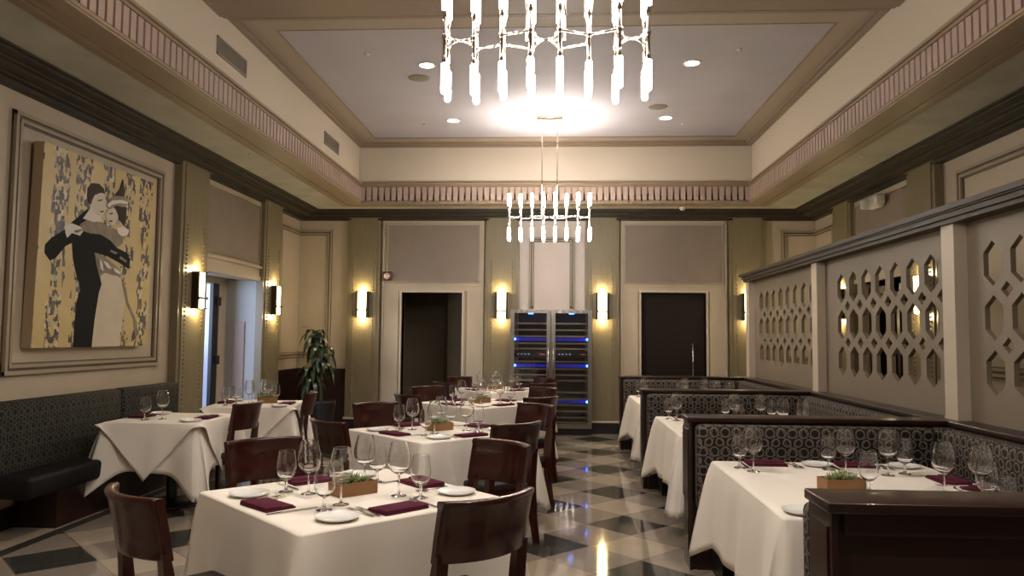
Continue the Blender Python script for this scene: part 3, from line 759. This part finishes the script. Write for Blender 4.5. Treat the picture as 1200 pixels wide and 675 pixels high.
# ------------------------------------------------------------------ lattice screens on the booth wall
SX = 2.67
def build_screens():
    posts = [10.60, 7.89, 5.24, 2.58]
    def lattice(y0, y1, label, cols_at):
        cu = bpy.data.curves.new('lattice', 'CURVE'); cu.dimensions = '2D'; cu.fill_mode = 'BOTH'; cu.extrude = .016
        def loop(pts):
            s = cu.splines.new('POLY'); s.points.add(len(pts)-1); s.use_cyclic_u = True
            for p, q in zip(s.points, pts): p.co = (q[0], q[1], 0, 1)
        loop([(y0, .985), (y1, .985), (y1, 2.27), (y0, 2.27)])
        hw, cut, hh = .100, .070, .140
        for c in cols_at:
            for z in (1.98, 1.643, 1.305):
                loop([(c, z-hh), (c+hw, z-hh+cut), (c+hw, z+hh-cut), (c, z+hh), (c-hw, z+hh-cut), (c-hw, z-hh+cut)])
        for a, b in zip(cols_at, cols_at[1:]):
            for z in (1.811, 1.474):
                c = (a+b)/2; loop([(c-.064, z), (c, z-.050), (c+.064, z), (c, z+.050)])
        t = bpy.data.objects.new('t', cu); COL.objects.link(t)
        dg = bpy.context.evaluated_depsgraph_get(); me = bpy.data.meshes.new_from_object(t.evaluated_get(dg))
        bpy.data.objects.remove(t)
        me.name = 'lattice_screen'; me.materials.clear(); me.materials.append(MT['lattice'])
        Mx = Matrix(((0, 0, 1, SX+.03), (1, 0, 0, 0), (0, 1, 0, 0), (0, 0, 0, 1)))
        me.transform(Mx)
        for p in me.polygons: p.use_smooth = False
        o = bpy.data.objects.new('lattice_screen', me); COL.objects.link(o)
        tag(o, label, 'screen', 'lattice screens')
    P = .2886
    lattice(5.26, 7.81, 'middle tan lattice screen, sconces and a dark door showing through', [5.36+.0+i*P for i in range(8)])
    lattice(7.97, 10.52, 'farthest tan lattice screen, beside the far wall', [8.18+i*P for i in range(8)])
    lattice(2.66, 5.16, 'nearest tan lattice screen, cut by the right edge', [2.85+i*P for i in range(8)])
    labs = ['cream screen post at the far end beside the wall sconce', 'cream screen post between the far and middle screens', 'cream screen post between the middle and nearest screens', 'cream screen post at the near end of the nearest screen']
    for y, lab in zip(posts, labs):
        m = MB(); m.box(SX-.07, SX+.09, y-.08, y+.08, .985, 2.27); m.box(SX-.074, SX+.094, y-.084, y+.084, .985, 1.0)
        tag(m.build('screen_post', 'post'), lab, 'post', 'screen posts')
    m = MB()
    for a, b, z0, z1 in ((-.10, .12, 2.27, 2.30), (-.12, .14, 2.30, 2.335), (-.135, .155, 2.335, 2.345), (-.15, .17, 2.345, 2.38)):
        m.box(SX+a, SX+b, 2.3, 10.68+(-a-.1), z0, z1)
    tag(m.build('screen_cap_rail', 'caprail'), 'long brown cap rail running along the top of the lattice screens', 'rail')
build_screens()
# ------------------------------------------------------------------ booths
DIV = [2.54, 5.15, 7.82, 10.50]; BX0 = .90; BXW = 2.52
def build_booths():
    labs = ['dark wood capped booth divider nearest the viewer at lower right', 'dark wood capped booth divider behind the nearest booth table', 'dark wood capped booth divider behind the middle booth table', 'dark wood capped booth divider behind the farthest booth table']
    for y, lab in zip(DIV, labs):
        r = empty('booth_divider', lab, 'booth divider', (0, y, 0), 0, 'booth dividers')
        m = MB(); m.box(BX0, BXW, .02, .20, 0, .95); m.box(BX0+.02, BXW, .0, .02, .88, .95); m.box(BX0+.03, BXW, .005, .02, .0, .12)
        m.build('body', 'wood_dark', r)
        m = MB(); m.bbox(BX0-.035, BXW-.0, -.02, .225, .95, .985, .006); m.build('cap', 'wood_dark', r)
        m = MB(); m.box(BX0-.02, BX0, .0, .22, 0, .95); m.box(BX0-.026, BX0-.02, .03, .19, .08, .9); m.build('end_panel', 'wood_dark', r)
    # wall-side low wall with ledge
    r = empty('booth_ledge', 'long dark wood ledge along the booths under the screens', 'ledge', (0, 0, 0))
    m = MB(); m.box(BXW+.04, 2.86, 2.3, 10.70, 0, .95); m.build('body', 'wood_dark', r)
    m = MB(); m.bbox(BXW, 2.88, 2.28, 10.72, .95, .985, .006); m.build('cap', 'wood_dark', r)
    nm = ['nearest', 'middle', 'farthest']
    for i in range(3):
        ya, yb = DIV[i]+.205, DIV[i+1]-.002
        D = .38
        # far side bench (faces the viewer)
        r = empty('booth_bench', 'dark bench with ring-pattern back behind the %s booth table' % nm[i], 'booth bench', (0, yb, 0), 0, 'booth benches')
        m = MB(); m.box(BX0+.12, BXW, -D+.06, 0, 0, .30); m.build('base', 'wood_black', r)
        m = MB(); m.bbox(BX0+.10, BXW-.02, -D, -.10, .30, .46, .03, 3); m.build('seat', 'leather', r)
        m = MB(); m.bbox(BX0+.01, 2.40, -.13, -.004, .40, .945, .035, 3); m.build('backrest', 'ring', r)
        m = MB(); m.bbox(2.405, BXW+.02, -.13, -.004, .40, .945, .02, 3); m.build('backrest', 'ring', r)
        # near side bench (faces away)
        r = empty('booth_bench', 'dark bench with its back to the viewer in the %s booth' % nm[i], 'booth bench', (0, ya, 0), 0, 'booth benches')
        m = MB(); m.box(BX0+.12, BXW, 0, D-.06, 0, .30); m.build('base', 'wood_black', r)
        m = MB(); m.bbox(BX0+.10, BXW-.02, .10, D, .30, .46, .03, 3); m.build('seat', 'leather', r)
        m = MB(); m.bbox(BX0-.015, 2.40, .004, .13, .40, .925, .035, 3); m.build('backrest', 'ring', r)
        # wall side bench
        r = empty('booth_bench', 'dark bench with ring-pattern back along the screen side of the %s booth' % nm[i], 'booth bench', (BXW, 0, 0), 0, 'booth benches')
        m = MB(); m.box(-.36, 0, ya+D+.01, yb-D-.01, 0, .30); m.build('base', 'wood_black', r)
        m = MB(); m.bbox(-.40, -.10, ya+D+.01, yb-D-.01, .30, .46, .03, 3); m.build('seat', 'leather', r)
        m = MB(); m.bbox(-.115, .03, ya+.15, yb-.14, .40, .945, .035, 3); m.build('backrest', 'ring', r)
build_booths()
# ------------------------------------------------------------------ left banquette
def build_banquette():
    r = empty('banquette', 'long dark banquette with ring-pattern back along the left wall', 'banquette', (XL, 0, 0))
    y0, y1 = 5.35, 8.12
    m = MB(); m.box(.02, .36, 5.80, y1-.01, 0, .30); m.build('base', 'wood_dark', r)
    m = MB(); m.bbox(.10, .45, y0, y1-.02, .30, .46, .035, 3); m.build('seat', 'leather', r)
    for a, b in ((y0, 7.0), (7.005, y1-.02)):
        m = MB(); m.bbox(.022, .16, a, b, .42, .985, .04, 3); m.build('backrest', 'ring_dark', r)
build_banquette()
# ------------------------------------------------------------------ tables and cloths
def ped_table(name, label, cx, cy, hx, hy, rot=0, group='pedestal tables'):
    r = empty(name, label, 'table', (cx, cy, 0), rot, group)
    m = MB(); m.bbox(-hx, hx, -hy, hy, TABLE_Z-.04, TABLE_Z-.006, .006); m.build('tabletop', 'wood_dark', r)
    m = MB(); m.lathe([(0, .03), (.05, .03), (.045, .07), (.045, .62), (.09, .70), (.16, .709), (0, .709)], 20); m.build('column', 'wood_black', r)
    m = MB(); m.lathe([(0, 0), (.27, 0), (.275, .012), (.26, .022), (.10, .035), (.05, .05), (0, .05)], 32); m.build('foot', 'wood_black', r)
def cloth(label, cx, cy, hx, hy, rot, drop, z=TABLE_Z, flare=.03, corner=.13, extra=.40, seed=1, topper=False, cmul=None, name='tablecloth', group=None, cw=.13, wav=.010):
    rnd = random.Random(seed); m = MB()
    per = []  # (x, y, nx, ny, cornerness, u along side -1..1)
    r = .012
    ph = [rnd.random()*6.28 for _ in range(8)]
    sides = [((hx, -hy), (hx, hy), (1, 0)), ((hx, hy), (-hx, hy), (0, 1)), ((-hx, hy), (-hx, -hy), (-1, 0)), ((-hx, -hy), (hx, -hy), (0, -1))]
    n = 34
    for si, (a, b, nn) in enumerate(sides):
        Ls = math.hypot(b[0]-a[0], b[1]-a[1]); d = ((b[0]-a[0])/Ls, (b[1]-a[1])/Ls)
        for i in range(n+1):
            t = i/n; t = .5-.5*math.cos(PI*t)*(.6)-.0 if False else t
            s = r+(Ls-2*r)*t
            e0, e1 = s, Ls-s
            c = math.exp(-(min(e0, e1)/cw)**2)
            per.append((a[0]+d[0]*s, a[1]+d[1]*s, nn[0], nn[1], c, si, s, Ls, d, e0 < e1))
        # corner arc
        nx2 = sides[(si+1) % 4][2]
        for j in (1, 2, 3):
            an = j/4*PI/2; q0 = math.cos(an); q1 = math.sin(an)
            N_ = (nn[0]*q0+nx2[0]*q1, nn[1]*q0+nx2[1]*q1)
            cxn, cyn = b[0]-nn[0]*r-nx2[0]*r, b[1]-nn[1]*r-nx2[1]*r
            per.append((cxn+N_[0]*r, cyn+N_[1]*r, N_[0], N_[1], 1.0, si, Ls, Ls, d, False))
    TT = [0, .006, .02, .06, .13, .22, .32, .43, .55, .67, .8, .91, 1.0]; K = len(TT)+1; rows = []
    for k in range(K+1):
        row = []
        for (x, y, nx, ny, c, si, s, Ls, d, first) in per:
            if k == 0:
                row.append(m.addv((x*(1-.05/hx), y*(1-.05/hy), z))); continue
            if k == 1:
                row.append(m.addv((x-nx*.008, y-ny*.008, z))); continue
            tt = TT[k-2]
            if topper:
                u = abs(2*s/Ls-1); L_ = drop*(1-u)+.015; c_ = 0
            else:
                L_ = drop*(1+extra*c+.025*math.sin(s*9+ph[si])); c_ = c
            # outward: corner folds flare diagonally, sides hang with soft waves
            wv = wav*tt*(math.sin(s*13+ph[si])+.6*math.sin(s*23+ph[si+4]))
            o = .004+.006*min(1, tt*6)+flare*tt+wv*(1-c_)+corner*c_*tt**.8*1.0
            if cmul: o += corner*c_*tt**.8*(cmul.get((x > 0, y > 0), 1)-1)
            tx = ty = 0
            if c_ > .02 and c_ < .999:
                # pull the cloth along the side towards the corner to make a narrow cone
                sg = -1 if first else 1
                pull = corner*.75*c_*tt**.8
                tx, ty = d[0]*sg*pull, d[1]*sg*pull
            ease = min(1, tt*4)
            row.append(m.addv((x+nx*o+tx, y+ny*o+ty, z-.006-tt*L_-.0*ease)))
        rows.append(row)
    n_ = len(per)
    for a, b in zip(rows, rows[1:]):
        for i in range(n_): m.face([a[i], a[(i+1) % n_], b[(i+1) % n_], b[i]], True)
    f = m.face(rows[0])
    o = m.build(name, 'cloth', None, fixn=True)
    md = o.modifiers.new('thickness', 'SOLIDIFY'); md.thickness = .003; md.offset = -1
    o.location = (cx, cy, 0); o.rotation_euler = (0, 0, rot)
    tag(o, label, 'tablecloth', group or 'ivory tablecloths')
    return o
TC = [(-.955, 3.63, .52), (-.925, 6.14, .52), (-.84, 8.72, .51), (-.84, 11.02, .51)]
ORD = ['nearest', 'second', 'third', 'farthest']
for i, (x, y, h) in enumerate(TC):
    ped_table('dining_table', 'square pedestal table under the cloth of the %s centre table' % ORD[i], x, y, h-.012, h-.012, PI/4)
    cloth('ivory cloth over the %s table of the centre row' % ORD[i], x, y, h, h, PI/4, .42, seed=i+1, corner=.055, cw=.085, flare=.012, cmul={(True, False): 2.6, (False, False): 1.7})
LT = [(-3.385, 6.72, .40, .42, 0.0), (-3.22, 8.20, .44, .42, math.radians(10))]
for i, (x, y, hx, hy, rot) in enumerate(LT):
    w_ = ['nearer', 'farther'][i]
    ped_table('dining_table', 'pedestal table under the cloth of the %s left-wall table' % w_, x, y, hx-.012, hy-.012, rot)
    cloth('ivory cloth over the %s table by the left wall' % w_, x, y, hx, hy, rot, .39, seed=11+i, corner=.13, extra=.55)
    cloth('ivory overlay with hanging points on the %s left-wall table' % w_, x, y, hx+.006, hy+.006, rot, .45, z=TABLE_Z+.005, seed=21+i, topper=True, name='table_overlay', flare=.05, group='table overlays')
BT = [(1.59, 4.10, .625, .75), (1.59, 4.10+2.67, .625, .75), (1.59, 4.10+5.34, .625, .75)]
for i, (x, y, hx, hy) in enumerate(BT):
    w_ = ['nearest', 'middle', 'farthest'][i]
    ped_table('booth_table', 'pedestal table under the cloth in the %s booth' % w_, x, y, hx-.012, hy-.012, 0, 'booth tables')
    cloth('ivory cloth over the %s booth table' % w_, x, y, hx, hy, 0, .46, seed=31+i, corner=.10, extra=.28, cw=.16, wav=.014)
# ------------------------------------------------------------------ chairs
def make_chair():
    r = empty('dining_chair', 'x', 'chair')
    m = MB(); m.bbox(-.215, .215, -.20, .170, .395, .452, .022, 3); m.build('seat', 'seat', r)
    m = MB(); m.box(-.195, .195, -.19, .15, .345, .397); m.build('seat_frame', 'wood_chair', r)
    for sx in (-1, 1):
        m = MB()
        x = sx*.19; m.hexa([(x-.014, .120, 0), (x+.014, .120, 0), (x+.014, .148, 0), (x-.014, .148, 0)], [(x-.022, .112, .37), (x+.022, .112, .37), (x+.022, .150, .37), (x-.022, .150, .37)])
        m.build('leg', 'wood_chair', r)
    # back legs sweep from the floor up to the back panel
    for sx in (-1, 1):
        m = MB(); pr = [(0, -.265, .017, .020), (.20, -.225, .021, .024), (.43, -.205, .025, .026), (.60, -.222, .027, .020), (.68, -.236, .027, .014)]
        rings = []
        for z, y, hx, hy in pr:
            x = sx*(.202)
            rings.append([m.addv((x-hx, y-hy, z)), m.addv((x+hx, y-hy, z)), m.addv((x+hx, y+hy, z)), m.addv((x-hx, y+hy, z))])
        for a, b in zip(rings, rings[1:]):
            for k in range(4): m.face([a[k], a[(k+1) % 4], b[(k+1) % 4], b[k]])
        m.face(rings[0][::-1]); m.face(rings[-1]); m.build('leg', 'wood_chair', r)
    # curved back panel
    m = MB(); n = 16; grid = []
    zs = [(.650, -.004, .011), (.655, -.005, .0125), (.75, -.022, .0125), (.855, -.045, .013), (.866, -.047, .019), (.880, -.050, .020), (.887, -.051, .014)]
    for z, back, th in zs:
        fr, bk = [], []
        for i in range(n+1):
            u = -1+2*i/n; x = .229*u*(1.0+.03*(z-.62))
            y = -.215+back-.078*(1-u*u)
            dn = Vector((-2*.062*u/.229*1.0, -1)).normalized() if False else Vector((0, -1))
            fr.append(m.addv((x, y+th, z))); bk.append(m.addv((x, y-th, z)))
        grid.append((fr, bk))
    for (f0, b0), (f1, b1) in zip(grid, grid[1:]):
        for i in range(n):
            m.face([f0[i], f0[i+1], f1[i+1], f1[i]], True); m.face([b0[i+1], b0[i], b1[i], b1[i+1]], True)
        m.face([f0[0], f1[0], b1[0], b0[0]]); m.face([f0[n], b0[n], b1[n], f1[n]])
    f0, b0 = grid[0]; f1, b1 = grid[-1]
    for i in range(n): m.face([f0[i+1], f0[i], b0[i], b0[i+1]]); m.face([f1[i], f1[i+1], b1[i+1], b1[i]], True)
    m.build('backrest', 'wood_chair', r)
    return r
chair = make_chair()
def place_chairs():
    # position given for the top of the back; local back offset .28
    def put(bx, by, ang, lab, grp='mahogany dining chairs'):
        f = Vector((math.cos(ang), math.sin(ang)))
        inst(chair, 'dining_chair', lab, 'chair', (bx+f.x*.30, by+f.y*.30, 0), ang-PI/2, grp)
    # centre row: back positions per table (front left, front right, back left, back right)
    T = {0: [(-1.66, 2.94, 50), (-.235, 3.01, 135), (-1.73, 4.50, -46), (-.29, 4.55, 228)],
         1: [(-1.66, 5.50, 48), (-.25, 5.54, 135), (-1.67, 7.05, -47), (-.15, 7.12, 226)],
         2: [(-1.58, 8.05, 45), (-.12, 7.95, 133), (-1.60, 9.45, -45), (-.12, 9.50, 226)],
         3: [(-1.52, 10.30, 45), (-.13, 10.30, 135), (-1.50, 11.75, -45), (-.13, 11.74, 225)]}
    S = ['front left', 'front right', 'back left', 'back right']
    for k, v in T.items():
        for s, (x, y, a) in zip(S, v):
            put(x, y, math.radians(a), 'mahogany curved-back chair at the %s side of the %s centre table' % (s, ORD[k]))
    put(-2.75, 6.88, math.radians(172), 'mahogany chair seen side-on at the nearer left-wall table')
    put(-2.62, 8.20, math.radians(190), 'mahogany chair at the farther left-wall table, before the plant')
place_chairs()
# ------------------------------------------------------------------ tableware
def make_ware():
    W = {}
    def glassware(name, outer, wall, base):
        """outer: bowl profile from stem top to rim; base: foot+stem profile up to the bowl bottom"""
        m = MB()
        inner = [(max(r-wall, 0), z+(.007 if i == 0 else (.004 if i == 1 else (.0015 if i == 2 else 0)))) for i, (r, z) in enumerate(outer)]
        rt, zt = outer[-1]
        prof = [(0, 0)]+base+outer[:-1]+[(rt, zt-.0012), (rt, zt-.0004), (rt-wall*.5, zt), (rt-wall, zt-.0004), (rt-wall, zt-.0012)]+inner[-2::-1]+[(0, inner[0][1]-.0005)]
        prof = [p for p in prof]
        m.lathe(prof, 32)
        o = m.build(name, 'glass'); return o
    W['wine'] = glassware('wine_glass', [(.006, .098), (.021, .103), (.039, .117), (.050, .136), (.0545, .157), (.054, .180), (.049, .206), (.042, .234), (.039, .250)], .0011,
                          [(.036, 0), (.037, .0015), (.030, .004), (.012, .008), (.0055, .014), (.004, .03), (.0038, .08), (.005, .094)])
    W['gob'] = glassware('water_goblet', [(.007, .055), (.021, .060), (.035, .073), (.044, .092), (.047, .113), (.0462, .137), (.0415, .168), (.0375, .196)], .0011,
                         [(.034, 0), (.035, .002), (.028, .004), (.012, .009), (.007, .016), (.006, .03), (.007, .045), (.0065, .052)])
    W['tumb'] = glassware('stemless_glass', [(.024, .003), (.030, .006), (.038, .022), (.0415, .045), (.041, .070), (.037, .100), (.0355, .112)], .0014, [(.022, 0.0005)])
    m = MB(); m.lathe([(0, .004), (.055, .004), (.062, .006), (.085, .014), (.0905, .0175), (.092, .017), (.088, .012), (.065, .001), (.06, 0), (0, 0)], 40); W['plate'] = m.build('bread_plate', 'china')
    # napkin: folded oblong with overlapping flap
    m = MB(); m.bbox(-.115, .115, -.072, .072, 0, .008, .0035, 2); m.bbox(-.114, .113, -.071, .062, .0075, .015, .0035, 2); m.bbox(-.112, .113, -.070, .004, .0145, .020, .0028, 2); W['nap'] = m.build('napkin', 'napkin')
    # fork: flat handle, neck, head with four tines
    m = MB(); 
    def bar2(pts, w0):
        for (y0, z0, a), (y1, z1, b) in zip(pts, pts[1:]): m.hexa([(-a, y0, z0), (a, y0, z0), (b, y1, z1), (-b, y1, z1)], [(-a, y0, z0+.0022), (a, y0, z0+.0022), (b, y1, z1+.0022), (-b, y1, z1+.0022)])
    bar2([(-.095, .001, .0085), (-.06, .0015, .008), (-.02, .004, .0045), (.03, .007, .003), (.042, .006, .008), (.055, .004, .012), (.064, .003, .012)], 0)
    for k in range(4):
        x = -.0102+k*.0068
        m.hexa([(x-.0018, .063, .003), (x+.0018, .063, .003), (x+.0012, .103, .006), (x-.0012, .103, .006)], [(x-.0018, .063, .005), (x+.0018, .063, .005), (x+.0012, .103, .0075), (x-.0012, .103, .0075)])
    W['fork'] = m.build('fork', 'steel')
    m = MB(); bar2([(-.115, .001, .008), (-.06, .002, .0085), (0, .003, .006), (.01, .002, .0085), (.08, .001, .0095), (.105, .001, .007), (.118, .001, .002)], 0); W['knife'] = m.build('table_knife', 'steel')
    # wooden box of succulents
    r = empty('succulent_box', 'x', 'planter')
    m = MB(); a, b, hh, t = .10, .055, .06, .007
    m.box(-a, a, -b, -b+t, 0, hh); m.box(-a, a, b-t, b, 0, hh); m.box(-a, -a+t, -b+t, b-t, 0, hh); m.box(a-t, a, -b+t, b-t, 0, hh); m.box(-a+t, a-t, -b+t, b-t, 0, .008); m.build('wooden_box', 'box_wood', r)
    m = MB(); m.box(-a+t, a-t, -b+t, b-t, .008, hh-.012); m.build('soil', 'soil', r)
    rnd = random.Random(3)
    for cx_, cy_, s in ((-.055, .0, .9), (.0, .008, 1.25), (.052, -.006, .9)):
        m = MB()
        for k in range(22):
            an = k*2.4; el = .25+1.1*(k/22); L_ = .05*s*(.7+.3*rnd.random()); 
            d = Vector((math.cos(an)*math.cos(el), math.sin(an)*math.cos(el), math.sin(el)))
            p = Vector((cx_, cy_, hh-.014)); m.tube([p, p+d*L_*.5, p+d*L_*.95+Vector((0, 0, .004))], [.004*s, .006*s, .0008], 6)
        m.build('succulent', 'succ', r)
    W['box'] = r
    return W
WR = make_ware()
TZ = TABLE_Z+.0008
CATS = dict(wine=('wine_glass', 'wine glass', 'large clear wine glass', 'wine glasses'), gob=('water_goblet', 'goblet', 'short-stemmed clear water goblet', 'water goblets'),
            tumb=('stemless_glass', 'tumbler', 'stemless clear glass', 'stemless glasses'), plate=('bread_plate', 'plate', 'small white bread plate', 'bread plates'),
            nap=('napkin', 'napkin', 'folded burgundy napkin', 'burgundy napkins'), fork=('fork', 'fork', 'steel fork', 'forks'), knife=('table_knife', 'knife', 'steel table knife', 'table knives'))
def ware(kind, x, y, rz, where, dz=0, adj=''):
    nm, cat, desc, grp = CATS[kind]
    inst(WR[kind], nm, (adj+' ' if adj else '')+desc+' '+where, cat, (x, y, TZ+dz), rz, grp)
def setting(ex, ey, ang, where, items='wg p n ff k', rnd=random.Random(5), dz=0):
    """ex,ey: middle of the table edge in front of the diner, ang: the direction the diner faces"""
    fx, fy = math.cos(ang), math.sin(ang); rx, ry = fy, -fx
    P = lambda u, v: (ex+rx*u+fx*v, ey+ry*u+fy*v)
    rz = ang-PI/2
    J = lambda s=.012: rnd.uniform(-s, s)
    it = items.split()
    if 'wg' in it or 'w' in it: ware('wine', *P(.157+J(), .366+J()), 0, where, dz)
    if 'wg' in it or 'g' in it: ware('gob', *P(.205+J(), .252+J()), 0, where, dz)
    if 't' in it: ware('tumb', *P(.10, .42), 0, where, dz)
    if 'p' in it: ware('plate', *P(-.285+J(), .13+J()), 0, where, dz)
    if 'n' in it: ware('nap', *P(.0+J(), .11+J()), rz+J(.1), where, dz)
    if 'ff' in it or 'f' in it: ware('fork', *P(-.135, .15), rz+J(.06), where, dz, 'inner' if 'ff' in it else '')
    if 'ff' in it: ware('fork', *P(-.165, .16), rz+J(.06), where, dz, 'outer')
    if 'k' in it: ware('knife', *P(.148, .15), rz+J(.05), where, dz)
for i, (x, y, h) in enumerate(TC):
    tn = 'of the %s centre table' % ORD[i]
    for nm_, ax in (('front left', 225), ('front right', 315), ('back right', 45), ('back left', 135)):
        a = math.radians(ax); setting(x+math.cos(a)*h, y+math.sin(a)*h, a+PI, 'at the %s setting %s' % (nm_, tn), 'wg p n ff k' if i < 2 else 'wg p n f k')
    inst(WR['box'], 'succulent_box', 'wooden box of pale succulents in the middle %s' % tn, 'planter', (x-.0, y+.02, TZ), PI/4, 'succulent boxes')
# left wall tables
LZ_ = .006
x, y, hx, hy, _ = LT[0]
setting(x-hx, y, 0, 'on the banquette side of the nearer left-wall table', 'wg p n f k', dz=LZ_)
setting(x+hx, y, PI, 'on the chair side of the nearer left-wall table', 'p n ff k', dz=LZ_)
x, y, hx, hy, _ = LT[1]
setting(x-hx, y, math.radians(10), 'on the wall side of the farther left-wall table', 'wg t p n f k', dz=LZ_)
setting(x+hx, y, math.radians(190), 'on the chair side of the farther left-wall table', 'wg p n f k', dz=LZ_)
ware('gob', x-.22, y-.30, 0, 'alone at the near edge of the farther left-wall table', LZ_)
ware('wine', x+.02, y+.28, 0, 'alone at the back of the farther left-wall table', LZ_)
inst(WR['box'], 'succulent_box', 'wooden box of succulents on the farther left-wall table', 'planter', (x+.08, y+.10, TZ+LZ_), .3, 'succulent boxes')
# booth tables
for i, (x, y, hx, hy) in enumerate(BT):
    tn = 'of the %s booth table' % ['nearest', 'middle', 'farthest'][i]
    dy = 2.67*i
    setting(1.27, y+hy, -PI/2, 'at the far left setting '+tn); setting(1.785, y+hy, -PI/2, 'at the far right setting '+tn)
    setting(x+hx, 4.28+dy, PI, 'at the screen-side setting '+tn, 'wg p n f k')
    where = ' '+tn
    ware('wine', 1.905, 3.93+dy, 0, 'at the near screen-side corner setting'+where); ware('wine', 2.045, 3.86+dy, 0, 'closest to the screen bench'+where)
    ware('gob', 1.985, 3.70+dy, 0, 'at the near screen-side corner setting'+where); ware('tumb', 2.12, 3.78+dy, 0, 'at the screen-side edge'+where)
    ware('nap', 2.10, 3.98+dy, PI/2, 'at the near screen-side corner setting'+where); ware('plate', 2.08, 3.62+dy, 0, 'at the near screen-side corner setting'+where)
    ware('gob', 1.545, 3.93+dy, 0, 'beside the succulent box'+where)
    ware('plate', 1.075, 3.44+dy, 0, 'at the near left corner'+where)
    ware('fork', 1.20, 3.52+dy, 0, 'beside the near left plate'+where, adj='left'); ware('fork', 1.235, 3.52+dy, .04, 'beside the near left plate'+where, adj='right')
    ware('nap', 1.36, 3.50+dy, 0, 'at the near left setting'+where); 
    inst(WR['box'], 'succulent_box', 'wooden box of pale succulents in the middle'+where, 'planter', (1.43, 3.98+dy, TZ), .12, 'succulent boxes')
# ------------------------------------------------------------------ potted plant
def build_plant():
    px, py = -3.45, 11.35
    r = empty('potted_plant', 'tall dark-leaved corn plant in a dark pot in the far left corner', 'plant', (px, py, 0))
    m = MB(); m.lathe([(0, 0), (.13, 0), (.14, .02), (.175, .45), (.185, .50), (.185, .53), (.165, .53), (.16, .47), (0, .46)], 32); m.build('pot', 'pot', r)
    m = MB(); m.lathe([(0, .50), (.16, .485), (.16, .47), (0, .465)], 24); m.build('soil', 'soil', r)
    rnd = random.Random(12)
    for k, (dx, dy, hgt) in enumerate(((-.09, .02, 1.52), (-.02, -.03, 1.26), (-.10, -.05, .98))):
        m = MB(); m.tube([(dx, dy, .47), (dx*1.2, dy, .47+(hgt-.47)*.5), (dx*1.6, dy*1.2, hgt)], [.028, .024, .02], 8); m.build('cane', 'stem', r)
        m = MB()
        for j in range(26):
            an = j*2.39996+k; z0 = hgt-.20+.22*(j/26); L_ = rnd.uniform(.22, .36); up = .55+.75*(j/26)
            d = Vector((math.cos(an), math.sin(an), 0)); side = Vector((-d.y, d.x, 0))
            p0 = Vector((dx*1.6, dy*1.2, z0)); prev = None; nn = 7
            for q in range(nn+1):
                t = q/nn
                p = p0+d*(L_*t*(1-.25*t*t))+Vector((0, 0, L_*(up*t-1.45*t*t)))
                wd = .036*math.sin(PI*min(1, .12+.88*t))**.8+.002
                ctr = m.addv(p-Vector((0, 0, .006*math.sin(PI*t))))
                cur = (m.addv(p+side*wd), ctr, m.addv(p-side*wd))
                if prev: m.face([prev[0], cur[0], cur[1], prev[1]], True); m.face([prev[1], cur[1], cur[2], prev[2]], True)
                prev = cur
        m.build('foliage', 'leaf', r, fixn=False)
build_plant()
for o in list(bpy.data.objects):
    if o.get('placed') is not None: del o['placed']
